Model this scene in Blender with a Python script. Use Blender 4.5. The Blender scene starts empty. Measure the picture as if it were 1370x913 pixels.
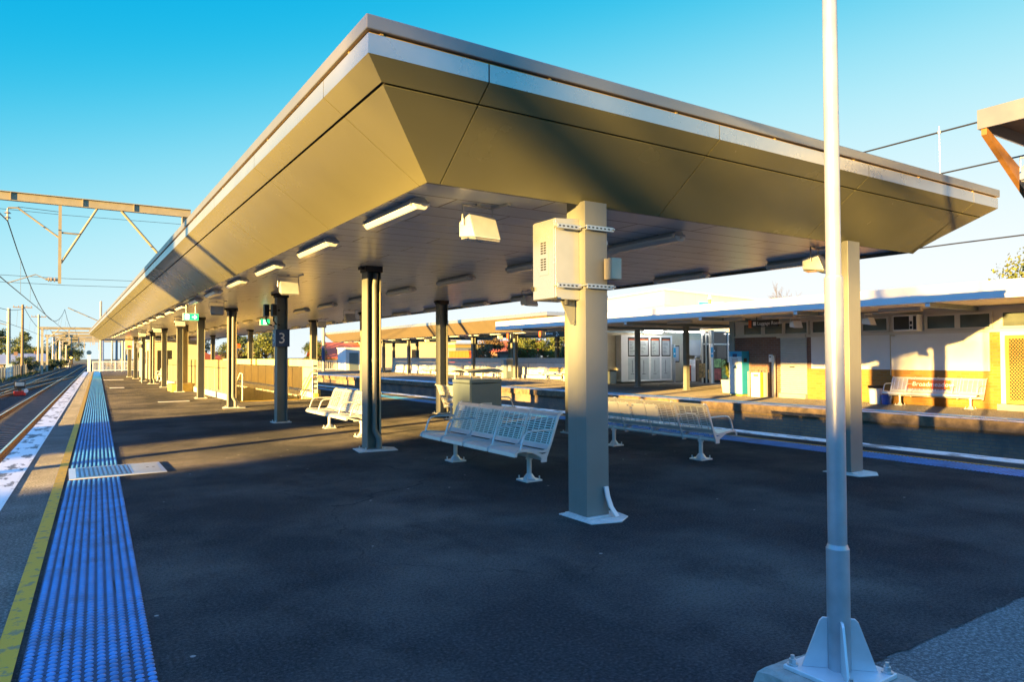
import bpy, math, random
from mathutils import Vector, Matrix
random.seed(7)
SC = bpy.context.scene
COL = SC.collection
R = math.radians
ORD = ['first','second','third','fourth','fifth','sixth','seventh','eighth','ninth','tenth','eleventh','twelfth','thirteenth','fourteenth','fifteenth','sixteenth','seventeenth','eighteenth','nineteenth','twentieth']

# ------------------------------------------------------------------ mesh builder
class MB:
    def __init__(s): s.v=[]; s.f=[]; s.m=[]; s.sm=[]
    def add(s, vs, fs, mi=0, smooth=False):
        o=len(s.v); s.v.extend([tuple(v) for v in vs])
        for f in fs:
            s.f.append(tuple(i+o for i in f)); s.m.append(mi); s.sm.append(smooth)
        return s
    def box(s, x0,y0,z0,x1,y1,z1, mi=0):
        if x0>x1: x0,x1=x1,x0
        if y0>y1: y0,y1=y1,y0
        if z0>z1: z0,z1=z1,z0
        vs=[(x0,y0,z0),(x1,y0,z0),(x1,y1,z0),(x0,y1,z0),(x0,y0,z1),(x1,y0,z1),(x1,y1,z1),(x0,y1,z1)]
        return s.add(vs,[(0,3,2,1),(4,5,6,7),(0,1,5,4),(1,2,6,5),(2,3,7,6),(3,0,4,7)],mi)
    def hexa(s, b, t, mi=0):   # bottom quad, top quad (ccw from above)
        return s.add(list(b)+list(t),[(0,3,2,1),(4,5,6,7),(0,1,5,4),(1,2,6,5),(2,3,7,6),(3,0,4,7)],mi)
    def cyl(s, p0, p1, r0, r1=None, n=12, cap=True, mi=0, smooth=True):
        r1=r0 if r1 is None else r1
        p0=Vector(p0); p1=Vector(p1); d=(p1-p0)
        if d.length<1e-9: return s
        q=d.to_track_quat('Z','Y'); a=[];b=[]
        for i in range(n):
            t=2*math.pi*(i+.5)/n; u=q@Vector((math.cos(t),math.sin(t),0))
            a.append(p0+u*r0); b.append(p1+u*r1)
        s.add(a+b,[(i,(i+1)%n,n+(i+1)%n,n+i) for i in range(n)],mi,smooth)
        if cap:
            s.add(a,[tuple(range(n-1,-1,-1))],mi); s.add(b,[tuple(range(n))],mi)
        return s
    def tube(s, pts, r, n=8, mi=0, cap=True):
        pts=[Vector(p) for p in pts]; rings=[]; k=len(pts)
        up=None
        for i,p in enumerate(pts):
            t=(pts[min(i+1,k-1)]-pts[max(i-1,0)]).normalized()
            if up is None:
                up=Vector((0,0,1)) if abs(t.z)<.9 else Vector((1,0,0))
            a=(up-t*up.dot(t)).normalized(); up=a; b=t.cross(a)
            rr=r[i] if isinstance(r,(list,tuple)) else r
            rings.append([p+(a*math.cos(2*math.pi*j/n)+b*math.sin(2*math.pi*j/n))*rr for j in range(n)])
        vs=[v for ring in rings for v in ring]; fs=[]
        for i in range(k-1):
            for j in range(n):
                fs.append((i*n+j,i*n+(j+1)%n,(i+1)*n+(j+1)%n,(i+1)*n+j))
        s.add(vs,fs,mi,True)
        if cap: s.add(rings[0],[tuple(range(n-1,-1,-1))],mi); s.add(rings[-1],[tuple(range(n))],mi)
        return s
    def prism(s, poly, a, b, axis='y', mi=0):
        # poly: 2D list; extruded along axis between a and b
        def m(p,c):
            return {'x':(c,p[0],p[1]),'y':(p[0],c,p[1]),'z':(p[0],p[1],c)}[axis]
        n=len(poly); A=[m(p,a) for p in poly]; B=[m(p,b) for p in poly]
        s.add(A+B,[(i,(i+1)%n,n+(i+1)%n,n+i) for i in range(n)],mi)
        s.add(A,[tuple(range(n-1,-1,-1))],mi); s.add(B,[tuple(range(n))],mi)
        return s
    def quad(s, *p, mi=0): return s.add(p,[tuple(range(len(p)))],mi)
    def strip(s, path, w, t, mi=0):   # flat bar of width w (along y) and thickness t following an xz path; path entries (x,z), centred y0
        return s
    def turn(s, a, about=(0,0,0)):
        c,si=math.cos(a),math.sin(a); ax,ay,_=about
        s.v=[(ax+(x-ax)*c-(y-ay)*si, ay+(x-ax)*si+(y-ay)*c, z) for x,y,z in s.v]; return s
    def move(s, d): s.v=[(x+d[0],y+d[1],z+d[2]) for x,y,z in s.v]; return s
    def build(s, name, mats, parent=None, loc=None, bevel=0, fix=True):
        me=bpy.data.meshes.new(name); me.from_pydata(s.v,[],s.f)
        if not isinstance(mats,(list,tuple)): mats=[mats]
        for m in mats: me.materials.append(m)
        me.polygons.foreach_set('material_index',s.m); me.polygons.foreach_set('use_smooth',s.sm)
        me.update()
        if fix:
            import bmesh
            bm=bmesh.new(); bm.from_mesh(me); bmesh.ops.remove_doubles(bm,verts=bm.verts,dist=1e-5) if (bevel or not any(s.sm)) and len(s.v)<60000 else None
            bmesh.ops.recalc_face_normals(bm,faces=bm.faces); bm.to_mesh(me); bm.free()
        o=bpy.data.objects.new(name,me); COL.objects.link(o)
        if parent is not None: o.parent=parent
        if loc is not None: o.location=loc
        if bevel:
            b=o.modifiers.new('bevel','BEVEL'); b.width=bevel; b.segments=2; b.limit_method='ANGLE'; b.angle_limit=R(40)
        return o

def tag(o,label,cat,group=None,kind=None):
    if label: o['label']=label
    if cat: o['category']=cat
    if group: o['group']=group
    if kind: o['kind']=kind
    return o
def thing(name,label,cat,loc=(0,0,0),rz=0,group=None):
    o=bpy.data.objects.new(name,None); COL.objects.link(o); o.location=loc; o.rotation_euler=(0,0,rz); o.empty_display_size=.2
    return tag(o,label,cat,group)
KIDS={}
def dup(root,loc,rz=0,label=None,group=None):
    r=root.copy(); COL.objects.link(r); r.location=loc; r.rotation_euler=(0,0,rz)
    if label: r['label']=label
    if group: r['group']=group
    for ch in list(root.children):
        c=ch.copy(); COL.objects.link(c); c.parent=r
        for g in list(ch.children):
            d=g.copy(); COL.objects.link(d); d.parent=c
    return r
def struct(name,mb,mats,**k):
    o=mb.build(name,mats,**k); o['kind']='structure'; return o

# ------------------------------------------------------------------ materials
def nt(m): m.use_nodes=True; return m.node_tree.nodes, m.node_tree.links
def mat(name,col,rough=.6,metal=0.,var=.12,scale=6.,bump=0.,bscale=60.,spec=.5,detail=5.,grime=None,gscale=1.2,gamt=.5,rvar=.08,coat=0.,glow=0.):
    m=bpy.data.materials.new(name); N,L=nt(m); b=N['Principled BSDF']
    b.inputs['Roughness'].default_value=rough; b.inputs['Metallic'].default_value=metal
    b.inputs['Specular IOR Level'].default_value=spec; b.inputs['Coat Weight'].default_value=coat
    tc=N.new('ShaderNodeTexCoord'); nz=N.new('ShaderNodeTexNoise'); nz.inputs['Scale'].default_value=scale; nz.inputs['Detail'].default_value=detail
    L.new(tc.outputs['Object'],nz.inputs['Vector'])
    mx=N.new('ShaderNodeMix'); mx.data_type='RGBA'
    mr=N.new('ShaderNodeMapRange'); mr.inputs['From Min'].default_value=.3; mr.inputs['From Max'].default_value=.7
    L.new(nz.outputs['Fac'],mr.inputs['Value']); L.new(mr.outputs['Result'],mx.inputs['Factor'])
    mx.inputs['A'].default_value=tuple(c*(1-var) for c in col)+(1,); mx.inputs['B'].default_value=tuple(min(1,c*(1+var)) for c in col)+(1,)
    out=mx.outputs['Result']
    if grime:
        g=N.new('ShaderNodeTexNoise'); g.inputs['Scale'].default_value=gscale; g.inputs['Detail'].default_value=8; g.inputs['Roughness'].default_value=.65
        L.new(tc.outputs['Object'],g.inputs['Vector'])
        gr=N.new('ShaderNodeMapRange'); gr.inputs['From Min'].default_value=.5; gr.inputs['From Max'].default_value=.72; gr.inputs['To Max'].default_value=gamt
        L.new(g.outputs['Fac'],gr.inputs['Value'])
        m2=N.new('ShaderNodeMix'); m2.data_type='RGBA'; L.new(gr.outputs['Result'],m2.inputs['Factor']); L.new(out,m2.inputs['A']); m2.inputs['B'].default_value=tuple(grime)+(1,)
        out=m2.outputs['Result']
    L.new(out,b.inputs['Base Color'])
    if rvar:
        rr=N.new('ShaderNodeMapRange'); rr.inputs['To Min'].default_value=max(0,rough-rvar); rr.inputs['To Max'].default_value=min(1,rough+rvar)
        L.new(nz.outputs['Fac'],rr.inputs['Value']); L.new(rr.outputs['Result'],b.inputs['Roughness'])
    if bump:
        n2=N.new('ShaderNodeTexNoise'); n2.inputs['Scale'].default_value=bscale; n2.inputs['Detail'].default_value=4
        L.new(tc.outputs['Object'],n2.inputs['Vector'])
        bp=N.new('ShaderNodeBump'); bp.inputs['Strength'].default_value=bump; bp.inputs['Distance'].default_value=.01
        L.new(n2.outputs['Fac'],bp.inputs['Height']); L.new(bp.outputs['Normal'],b.inputs['Normal'])
    if glow:
        b.inputs['Emission Color'].default_value=tuple(col)+(1,); b.inputs['Emission Strength'].default_value=glow
    return m
def brick_mat(name,c1,c2,mortar,axes='yz',bw=.23,rh=.076,ms=.01,grime=None,gamt=.7,gscale=.8,rough=.85,bump=.5,offset=.5):
    m=bpy.data.materials.new(name); N,L=nt(m); b=N['Principled BSDF']; b.inputs['Roughness'].default_value=rough
    tc=N.new('ShaderNodeTexCoord'); sp=N.new('ShaderNodeSeparateXYZ'); cb=N.new('ShaderNodeCombineXYZ')
    L.new(tc.outputs['Object'],sp.inputs[0])
    L.new(sp.outputs['XYZ'.index(axes[0].upper())],cb.inputs[0]); L.new(sp.outputs['XYZ'.index(axes[1].upper())],cb.inputs[1])
    bt=N.new('ShaderNodeTexBrick'); L.new(cb.outputs[0],bt.inputs['Vector'])
    bt.inputs['Scale'].default_value=1; bt.inputs['Brick Width'].default_value=bw; bt.inputs['Row Height'].default_value=rh; bt.inputs['Mortar Size'].default_value=ms
    bt.offset=offset
    for k,c in (('Color1',c1),('Color2',c2),('Mortar',mortar)): bt.inputs[k].default_value=tuple(c)+(1,)
    out=bt.outputs['Color']
    nz=N.new('ShaderNodeTexNoise'); nz.inputs['Scale'].default_value=gscale; nz.inputs['Detail'].default_value=8; nz.inputs['Roughness'].default_value=.65
    L.new(tc.outputs['Object'],nz.inputs['Vector'])
    if grime:
        gr=N.new('ShaderNodeMapRange'); gr.inputs['From Min'].default_value=.42; gr.inputs['From Max'].default_value=.62; gr.inputs['To Max'].default_value=gamt
        L.new(nz.outputs['Fac'],gr.inputs['Value'])
        mx=N.new('ShaderNodeMix'); mx.data_type='RGBA'; L.new(gr.outputs['Result'],mx.inputs['Factor']); L.new(out,mx.inputs['A']); mx.inputs['B'].default_value=tuple(grime)+(1,); out=mx.outputs['Result']
    L.new(out,b.inputs['Base Color'])
    bp=N.new('ShaderNodeBump'); bp.inputs['Strength'].default_value=bump; bp.inputs['Distance'].default_value=.01; bp.invert=True
    L.new(bt.outputs['Fac'],bp.inputs['Height']); L.new(bp.outputs['Normal'],b.inputs['Normal'])
    return m
def worn_mat(name,paint,under,thr=.55,scale=6,stretch=(1,1,1),rough=.7,soft=.03):
    m=bpy.data.materials.new(name); N,L=nt(m); b=N['Principled BSDF']; b.inputs['Roughness'].default_value=rough
    tc=N.new('ShaderNodeTexCoord'); mp=N.new('ShaderNodeMapping'); mp.inputs['Scale'].default_value=stretch; L.new(tc.outputs['Object'],mp.inputs[0])
    nz=N.new('ShaderNodeTexNoise'); nz.inputs['Scale'].default_value=scale; nz.inputs['Detail'].default_value=9; nz.inputs['Roughness'].default_value=.62; L.new(mp.outputs[0],nz.inputs['Vector'])
    gr=N.new('ShaderNodeMapRange'); gr.inputs['From Min'].default_value=thr-soft; gr.inputs['From Max'].default_value=thr+soft; L.new(nz.outputs['Fac'],gr.inputs['Value'])
    n2=N.new('ShaderNodeTexNoise'); n2.inputs['Scale'].default_value=90; n2.inputs['Detail'].default_value=3; L.new(tc.outputs['Object'],n2.inputs['Vector'])
    u=N.new('ShaderNodeMix'); u.data_type='RGBA'; L.new(n2.outputs['Fac'],u.inputs['Factor']); u.inputs['A'].default_value=tuple(c*.6 for c in under)+(1,); u.inputs['B'].default_value=tuple(c*1.5 for c in under)+(1,)
    mx=N.new('ShaderNodeMix'); mx.data_type='RGBA'; L.new(gr.outputs['Result'],mx.inputs['Factor']); mx.inputs['A'].default_value=tuple(paint)+(1,); L.new(u.outputs['Result'],mx.inputs['B'])
    L.new(mx.outputs['Result'],b.inputs['Base Color'])
    bp=N.new('ShaderNodeBump'); bp.inputs['Strength'].default_value=.4; bp.inputs['Distance'].default_value=.006; L.new(n2.outputs['Fac'],bp.inputs['Height']); L.new(bp.outputs['Normal'],b.inputs['Normal'])
    return m
def asphalt_mat(name,base,patch,specks=.35,rough=.82,patchscale=.35):
    m=bpy.data.materials.new(name); N,L=nt(m); b=N['Principled BSDF']
    tc=N.new('ShaderNodeTexCoord')
    def noise(s,d=6,r=.6,st=None):
        n=N.new('ShaderNodeTexNoise'); n.inputs['Scale'].default_value=s; n.inputs['Detail'].default_value=d; n.inputs['Roughness'].default_value=r
        if st:
            mp=N.new('ShaderNodeMapping'); mp.inputs['Scale'].default_value=st; L.new(tc.outputs['Object'],mp.inputs[0]); L.new(mp.outputs[0],n.inputs['Vector'])
        else: L.new(tc.outputs['Object'],n.inputs['Vector'])
        return n
    def rng(src,a,b2,lo=0,hi=1):
        r=N.new('ShaderNodeMapRange'); r.inputs['From Min'].default_value=a; r.inputs['From Max'].default_value=b2; r.inputs['To Min'].default_value=lo; r.inputs['To Max'].default_value=hi
        L.new(src,r.inputs['Value']); return r.outputs['Result']
    def mix(f,a,b2):
        x=N.new('ShaderNodeMix'); x.data_type='RGBA'
        L.new(f,x.inputs['Factor'])
        for k,v in (('A',a),('B',b2)):
            if isinstance(v,tuple): x.inputs[k].default_value=v+(1,)
            else: L.new(v,x.inputs[k])
        return x.outputs['Result']
    big=noise(patchscale,7,.6); fine=noise(160,2,.5); mid=noise(3.,6,.65,(1,.5,1))
    c=mix(rng(big.outputs['Fac'],.42,.7),tuple(base),tuple(patch))
    bg2=noise(1.15,8,.68,(1,.7,1)); c=mix(rng(bg2.outputs['Fac'],.52,.68,0,.7),c,tuple(x*.55 for x in base))
    c=mix(rng(mid.outputs['Fac'],.5,.75,0,.45),c,tuple(x*1.7 for x in base))
    c=mix(rng(fine.outputs['Fac'],.35,.75,0,.75),c,tuple(x*.35 for x in base))
    gr2=noise(48,3,.7); c=mix(rng(gr2.outputs['Fac'],.5,.68,0,.55),c,tuple(min(1,x*2.6) for x in base)); c=mix(rng(gr2.outputs['Fac'],.5,.34,0,.6),c,tuple(x*.3 for x in base))
    wn=noise(.9,4,.6); ad=N.new('ShaderNodeVectorMath'); ad.operation='MULTIPLY_ADD'; L.new(wn.outputs['Color'],ad.inputs[0]); ad.inputs[1].default_value=(1.1,1.1,0); L.new(tc.outputs['Object'],ad.inputs[2])
    ve=N.new('ShaderNodeTexVoronoi'); ve.feature='DISTANCE_TO_EDGE'; ve.inputs['Scale'].default_value=.3; L.new(ad.outputs[0],ve.inputs['Vector'])
    ck=N.new('ShaderNodeMath'); ck.operation='MULTIPLY'; L.new(rng(ve.outputs['Distance'],.0012,.0042,.5,0),ck.inputs[0]); L.new(rng(big.outputs['Fac'],.46,.56),ck.inputs[1]); c=mix(ck.outputs[0],c,tuple(x*.25 for x in base))
    vor=N.new('ShaderNodeTexVoronoi'); vor.inputs['Scale'].default_value=2.3; L.new(tc.outputs['Object'],vor.inputs['Vector'])
    c=mix(rng(vor.outputs['Distance'],.028,.04,specks,0),c,(.6,.58,.55))
    v2=N.new('ShaderNodeTexVoronoi'); v2.inputs['Scale'].default_value=90; L.new(tc.outputs['Object'],v2.inputs['Vector'])
    c=mix(rng(v2.outputs['Distance'],.0,.28,.16,0),c,(.35,.33,.3))
    L.new(c,b.inputs['Base Color'])
    L.new(rng(big.outputs['Fac'],.35,.65,rough-.1,rough+.06),b.inputs['Roughness'])
    b.inputs['Specular IOR Level'].default_value=.15
    bp=N.new('ShaderNodeBump'); m.cycles.use_bump_map_correction=False; b.inputs['Diffuse Roughness'].default_value=1.; bp.inputs['Strength'].default_value=1.; bp.inputs['Distance'].default_value=.03; L.new(fine.outputs['Fac'],bp.inputs['Height']); L.new(bp.outputs['Normal'],b.inputs['Normal'])
    return m
def leaf_mat(name,a,b2):
    m=bpy.data.materials.new(name); N,L=nt(m); b=N['Principled BSDF']; b.inputs['Roughness'].default_value=.6
    tc=N.new('ShaderNodeTexCoord'); nz=N.new('ShaderNodeTexNoise'); nz.inputs['Scale'].default_value=1.1; nz.inputs['Detail'].default_value=6; L.new(tc.outputs['Object'],nz.inputs['Vector'])
    mr=N.new('ShaderNodeMapRange'); mr.inputs['From Min'].default_value=.35; mr.inputs['From Max'].default_value=.65; L.new(nz.outputs['Fac'],mr.inputs['Value'])
    mx=N.new('ShaderNodeMix'); mx.data_type='RGBA'; L.new(mr.outputs['Result'],mx.inputs['Factor']); mx.inputs['A'].default_value=a+(1,); mx.inputs['B'].default_value=b2+(1,)
    L.new(mx.outputs['Result'],b.inputs['Base Color']); return m
def glass_mat(name,col=(.02,.03,.035),rough=.05): return mat(name,col,rough,0,.1,2,rvar=0,spec=.6)

M={}
M['asphalt']=asphalt_mat('asphalt',(.06,.06,.066),(.26,.23,.21),.75,.82,.5)
M['asphalt_far']=asphalt_mat('asphalt_far',(.2,.18,.15),(.26,.23,.19),.1,.85)
M['asphalt_old']=asphalt_mat('asphalt_old',(.26,.26,.26),(.34,.34,.33),.15,.9,1.2)
M['coping']=asphalt_mat('coping',(.25,.24,.225),(.42,.4,.37),.2,.9,1.5)
M['white_worn']=worn_mat('white_worn',(.8,.8,.79),(.15,.15,.15),.555,2.6,(1.6,.55,1))
M['white_line']=worn_mat('white_line',(.75,.75,.73),(.2,.2,.2),.64,5)
M['yellow_line']=worn_mat('yellow_line',(.62,.35,.02),(.26,.2,.08),.58,11,rough=.75)
M['tactile']=mat('tactile',(.05,.23,.54),.42,0,.22,5,.15,200,spec=.5,grime=(.05,.09,.17),gscale=2,gamt=.75)
M['tactile_base']=brick_mat('tactile_base',(.04,.09,.18),(.025,.06,.13),(.01,.012,.015),'xy',.6,.3,.006,(.05,.05,.06),.6,2.)
M['tactile_far']=mat('tactile_far',(.02,.3,.5),.5,0,.15,3)
M['soffit']=mat('soffit',(.25,.235,.12),.26,.1,.05,1.2,0,spec=.6,rvar=.05)
M['alu']=mat('alu',(.48,.5,.54),.28,.7,.04,2,0,rvar=.05)
M['dark_gap']=mat('dark_gap',(.02,.02,.02),.8,0,0,1)
M['tan']=mat('tan',(.19,.15,.095),.4,0,.06,1.5)
M['gutter']=mat('gutter',(.24,.24,.25),.35,.5,.05,2)
M['column']=mat('column',(.22,.225,.205),.45,.1,.05,3,.03,120,grime=(.2,.2,.18),gscale=2.5,gamt=.25)
M['galv']=mat('galv',(.6,.62,.64),.38,.7,.1,14,.03,80,rvar=.1)
M['paint_grey']=mat('paint_grey',(.7,.72,.75),.36,.3,.06,8,.02,60)
M['pole']=mat('pole',(.46,.48,.52),.4,.45,.12,9,.04,50,grime=(.4,.4,.42),gscale=5,gamt=.35)
M['bench']=mat('bench',(.74,.75,.76),.32,.35,.05,10)
M['white_base']=mat('white_base',(.7,.7,.68),.75,0,.12,9,.4,40,grime=(.35,.33,.3),gscale=5,gamt=.5)
M['cabinet']=mat('cabinet',(.46,.47,.46),.32,.4,.05,6)
M['bincab']=mat('bincab',(.2,.25,.27),.42,.3,.06,5)
M['cream']=mat('cream',(.6,.52,.36),.6,0,.05,6)
M['lampbody']=mat('lampbody',(.55,.55,.53),.45,0,.04,5)
M['diffuser']=mat('diffuser',(.9,.9,.88),.22,0,.03,3,spec=.6)
M['black']=mat('black',(.02,.02,.02),.5,0,.1,5)
M['rubber']=mat('rubber',(.03,.03,.03),.7,0,.1,5)
M['glass']=glass_mat('glass')
M['highglass']=mat('highglass',(.1,.115,.1),.08,0,.2,1.5,rvar=0,spec=.6)
M['lens']=mat('lens',(.25,.25,.25),.1,.2,.1,5)
M['signblue']=mat('signblue',(.02,.06,.16),.4,0,.05,5)
M['signblack']=mat('signblack',(.012,.012,.014),.35,0,.05,5)
M['signorange']=mat('signorange',(.75,.13,.02),.45,0,.05,5)
M['white']=mat('white',(.8,.8,.79),.5,0,.03,4)
M['white_panel']=mat('white_panel',(.74,.73,.7),.55,0,.04,1.2,grime=(.6,.58,.54),gscale=.8,gamt=.4)
M['letter']=mat('letter',(.85,.85,.85),.5,0,0,4)
M['exitgreen']=mat('exitgreen',(.01,.36,.12),.4,0,0,4,glow=.55)
M['exitwhite']=mat('exitwhite',(.85,.9,.85),.4,0,0,4,glow=.8)
M['ballast']=asphalt_mat('ballast',(.085,.08,.078),(.12,.11,.1),.2,.95,.7)
M['ground']=mat('ground',(.11,.11,.06),.95,0,.3,.4,.5,6,grime=(.16,.13,.08),gscale=.08)
M['railtop']=mat('railtop',(.7,.7,.7),.2,1,.1,4)
M['rust']=mat('rust',(.17,.085,.04),.8,.1,.3,6,.3,40)
M['sleeper']=mat('sleeper',(.16,.14,.12),.9,0,.25,3,.4,30)
M['pitwall']=brick_mat('pitwall',(.28,.2,.13),(.34,.24,.15),(.2,.18,.16),'yz',.24,.085,.012,(.12,.11,.105),.8,.9)
M['pitcoping']=mat('pitcoping',(.2,.14,.08),.9,0,.35,5,.6,25,grime=(.05,.045,.04),gscale=2.2,gamt=.95)
M['brick']=brick_mat('brick',(.33,.155,.03),(.43,.22,.045),(.3,.2,.08),'yz',.24,.086,.011,(.22,.1,.025),.35,.6)
M['brickred']=brick_mat('brickred',(.2,.1,.075),(.26,.13,.09),(.24,.19,.16),'yz',.24,.086,.011,(.12,.07,.055),.4,.6)
M['fascia']=mat('fascia',(.76,.77,.77),.5,0,.03,1,spec=.4)
M['ceilfar']=mat('ceilfar',(.55,.5,.42),.6,0,.04,1)
M['offwhite']=mat('offwhite',(.62,.58,.5),.6,0,.05,2)
M['timber']=mat('timber',(.25,.12,.035),.55,0,.2,4)
M['gold']=mat('gold',(.55,.36,.1),.4,.4,.08,8)
M['shutter']=mat('shutter',(.5,.51,.5),.45,.3,.05,5)
M['tube']=mat('tube',(1,.97,.9),.4,0,0,1,glow=9.)
M['concrete']=mat('concrete',(.34,.33,.31),.9,0,.12,3,.4,30,grime=(.2,.19,.17),gscale=1.2,gamt=.5)
M['blocksungold']=mat('blocksungold',(.6,.44,.13),.85,0,.12,5,.4,30,grime=(.45,.33,.12),gscale=4,gamt=.4)  # concrete blocks with the gold of the low sun put into their colour
M['concbase']=mat('concbase',(.36,.36,.33),.9,0,.2,14,.9,35,grime=(.2,.2,.18),gscale=6,gamt=.7)
M['parapet']=mat('parapet',(.74,.72,.66),.6,0,.05,1.5,grime=(.55,.45,.3),gscale=.9,gamt=.35)
M['parapet_in']=mat('parapet_in',(.84,.74,.42),.7,0,.08,2)
def sheet_mat():
    m=bpy.data.materials.new('parapet_sheet'); N,L=nt(m); b=N['Principled BSDF']; o=N['Material Output']
    b.inputs['Base Color'].default_value=(.76,.74,.66,1); b.inputs['Roughness'].default_value=.5
    t=N.new('ShaderNodeBsdfTranslucent'); t.inputs['Color'].default_value=(.95,.85,.55,1); x=N.new('ShaderNodeMixShader'); x.inputs[0].default_value=.78
    L.new(b.outputs[0],x.inputs[1]); L.new(t.outputs[0],x.inputs[2]); L.new(x.outputs[0],o.inputs['Surface']); return m
M['parapet_sheet']=sheet_mat()
M['kerbyellow']=mat('kerbyellow',(.6,.4,.03),.7,0,.1,6)
M['blockwork']=brick_mat('blockwork',(.6,.54,.43),(.64,.58,.46),(.5,.45,.36),'yz',.9,.45,.012,bump=.15)
M['blockx']=brick_mat('blockx',(.62,.57,.47),(.66,.61,.5),(.52,.47,.4),'xz',.9,1.1,.012,bump=.15)
M['redroof']=mat('redroof',(.42,.1,.05),.8,0,.2,8,.4,20)
M['blueroof']=mat('blueroof',(.3,.33,.38),.5,.2,.1,1)
M['render']=mat('render',(.6,.45,.25),.8,0,.1,2)
M['bark']=mat('bark',(.12,.09,.06),.95,0,.3,6,.6,20)
M['leaf1']=leaf_mat('leaf1',(.035,.06,.012),(.1,.12,.02))
M['leaf2']=leaf_mat('leaf2',(.06,.085,.012),(.15,.16,.02))
M['leaf3']=leaf_mat('leaf3',(.12,.075,.02),(.2,.12,.03))
M['leafd']=leaf_mat('leafd',(.02,.04,.012),(.05,.075,.018))
M['grass']=leaf_mat('grass',(.06,.08,.015),(.13,.13,.03))
M['gantry']=mat('gantry',(.33,.29,.2),.5,.35,.1,4,grime=(.2,.14,.08),gscale=2,gamt=.4)
M['mast']=mat('mast',(.4,.37,.31),.6,.3,.1,4)
M['wood']=mat('wood',(.22,.16,.11),.9,0,.2,5)
M['wire']=mat('wire',(.035,.035,.04),.5,.6,.05,4)
M['porcelain']=mat('porcelain',(.35,.3,.26),.3,0,.05,4)
M['palings']=mat('palings',(.3,.32,.33),.8,.1,.2,3)
M['vblue']=mat('vblue',(.02,.34,.6),.35,0,.05,4)
M['vpale']=mat('vpale',(.6,.75,.78),.4,0,.05,4)
M['bucket']=mat('bucket',(.05,.12,.45),.4,0,.05,4)
M['poster1']=mat('poster1',(.4,.06,.05),.4,0,.5,6)
M['poster2']=mat('poster2',(.25,.4,.12),.4,0,.5,6)
M['poster3']=mat('poster3',(.5,.3,.1),.4,0,.6,9)
M['pgrey']=mat('pgrey',(.45,.5,.52),.3,0,.05,4)
M['ink']=mat('ink',(.06,.07,.09),.5,0,.1,4)
M['red']=mat('red',(.6,.03,.02),.4,0,.05,4)
M['redlit']=mat('redlit',(1,.03,.02),.4,0,0,4,glow=.3)
M['amberlit']=mat('amberlit',(1,.5,.05),.4,0,0,4,glow=2.)

# ceiling: planks running across, staggered butt joints
def ceiling_mat():
    m=bpy.data.materials.new('ceiling'); N,L=nt(m); b=N['Principled BSDF']; b.inputs['Roughness'].default_value=.3; b.inputs['Specular IOR Level'].default_value=.8
    tc=N.new('ShaderNodeTexCoord'); bt=N.new('ShaderNodeTexBrick'); L.new(tc.outputs['Object'],bt.inputs['Vector'])
    bt.inputs['Scale'].default_value=1; bt.inputs['Brick Width'].default_value=2.4; bt.inputs['Row Height'].default_value=.42; bt.inputs['Mortar Size'].default_value=.011; bt.offset=.37; bt.offset_frequency=2
    bt.inputs['Color1'].default_value=(.70,.75,.79,1); bt.inputs['Color2'].default_value=(.76,.8,.84,1); bt.inputs['Mortar'].default_value=(.1,.1,.1,1)
    L.new(bt.outputs['Color'],b.inputs['Base Color'])
    bp=N.new('ShaderNodeBump'); bp.invert=True; bp.inputs['Strength'].default_value=.4; bp.inputs['Distance'].default_value=.01; L.new(bt.outputs['Fac'],bp.inputs['Height']); L.new(bp.outputs['Normal'],b.inputs['Normal'])
    return m
M['ceiling']=ceiling_mat()

def text(name,body,size,mat_,parent,loc,rot,extr=.002,ax='LEFT'):
    c=bpy.data.curves.new(name,'FONT'); c.body=body; c.size=size; c.extrude=extr; c.align_x=ax; c.resolution_u=3
    o=bpy.data.objects.new(name+'_tmp',c); COL.objects.link(o); bpy.context.view_layer.update()
    me=bpy.data.meshes.new_from_object(o.evaluated_get(bpy.context.evaluated_depsgraph_get())); bpy.data.objects.remove(o)
    me.materials.clear(); me.materials.append(mat_)
    t=bpy.data.objects.new(name,me); COL.objects.link(t); t.parent=parent; t.location=loc; t.rotation_euler=rot
    return t

# ------------------------------------------------------------------ left platform edge line (slightly skew to the canopy)
SK=.0335
def xe(y): return -.82+SK*(y-13)
# ------------------------------------------------------------------ ground, tracks, platforms
g=MB(); g.quad((-900,-300,-1.42),(900,-300,-1.42),(900,1400,-1.42),(-900,1400,-1.42)); struct('ground',g,M['ground'])
g=MB()
def slant(x0,x1,y0,y1,z,mb,ref=True):
    mb.quad((xe(y0)+x0,y0,z),(xe(y0)+x1,y0,z),(xe(y1)+x1,y1,z),(xe(y1)+x0,y1,z))
slant(-9.,-.35,-20,420,-1.12,g); struct('ballast',g,M['ballast'])
g=MB(); g.quad((12.3,-20,-1.12),(18.3,-20,-1.12),(18.3,420,-1.12),(12.3,420,-1.12)); struct('track_bed',g,M['ballast'])

HX0,HX1,HY0,HY1=5.25,8.0,25.9,44.
Y0,Y1=-8.,91.
g=MB()
def aq(x0,x1,y0,y1):
    a=(lambda y:xe(y)+.8) if x0 is None else (lambda y:x0)
    g.quad((a(y0),y0,0),(x1,y0,0),(x1,y1,0),(a(y1),y1,0))
aq(None,3.45,Y0,2.0); aq(None,11.5,2.0,HY0); aq(None,HX0,HY0,HY1); aq(HX1,11.5,HY0,HY1); aq(None,11.5,HY1,Y1)
struct('platform_pavement',g,M['asphalt'])
g=MB(); g.quad((3.45,Y0,0),(11.5,Y0,0),(11.5,2.0,0),(3.45,2.0,0)); struct('old_pavement',g,M['asphalt_old'])
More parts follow.
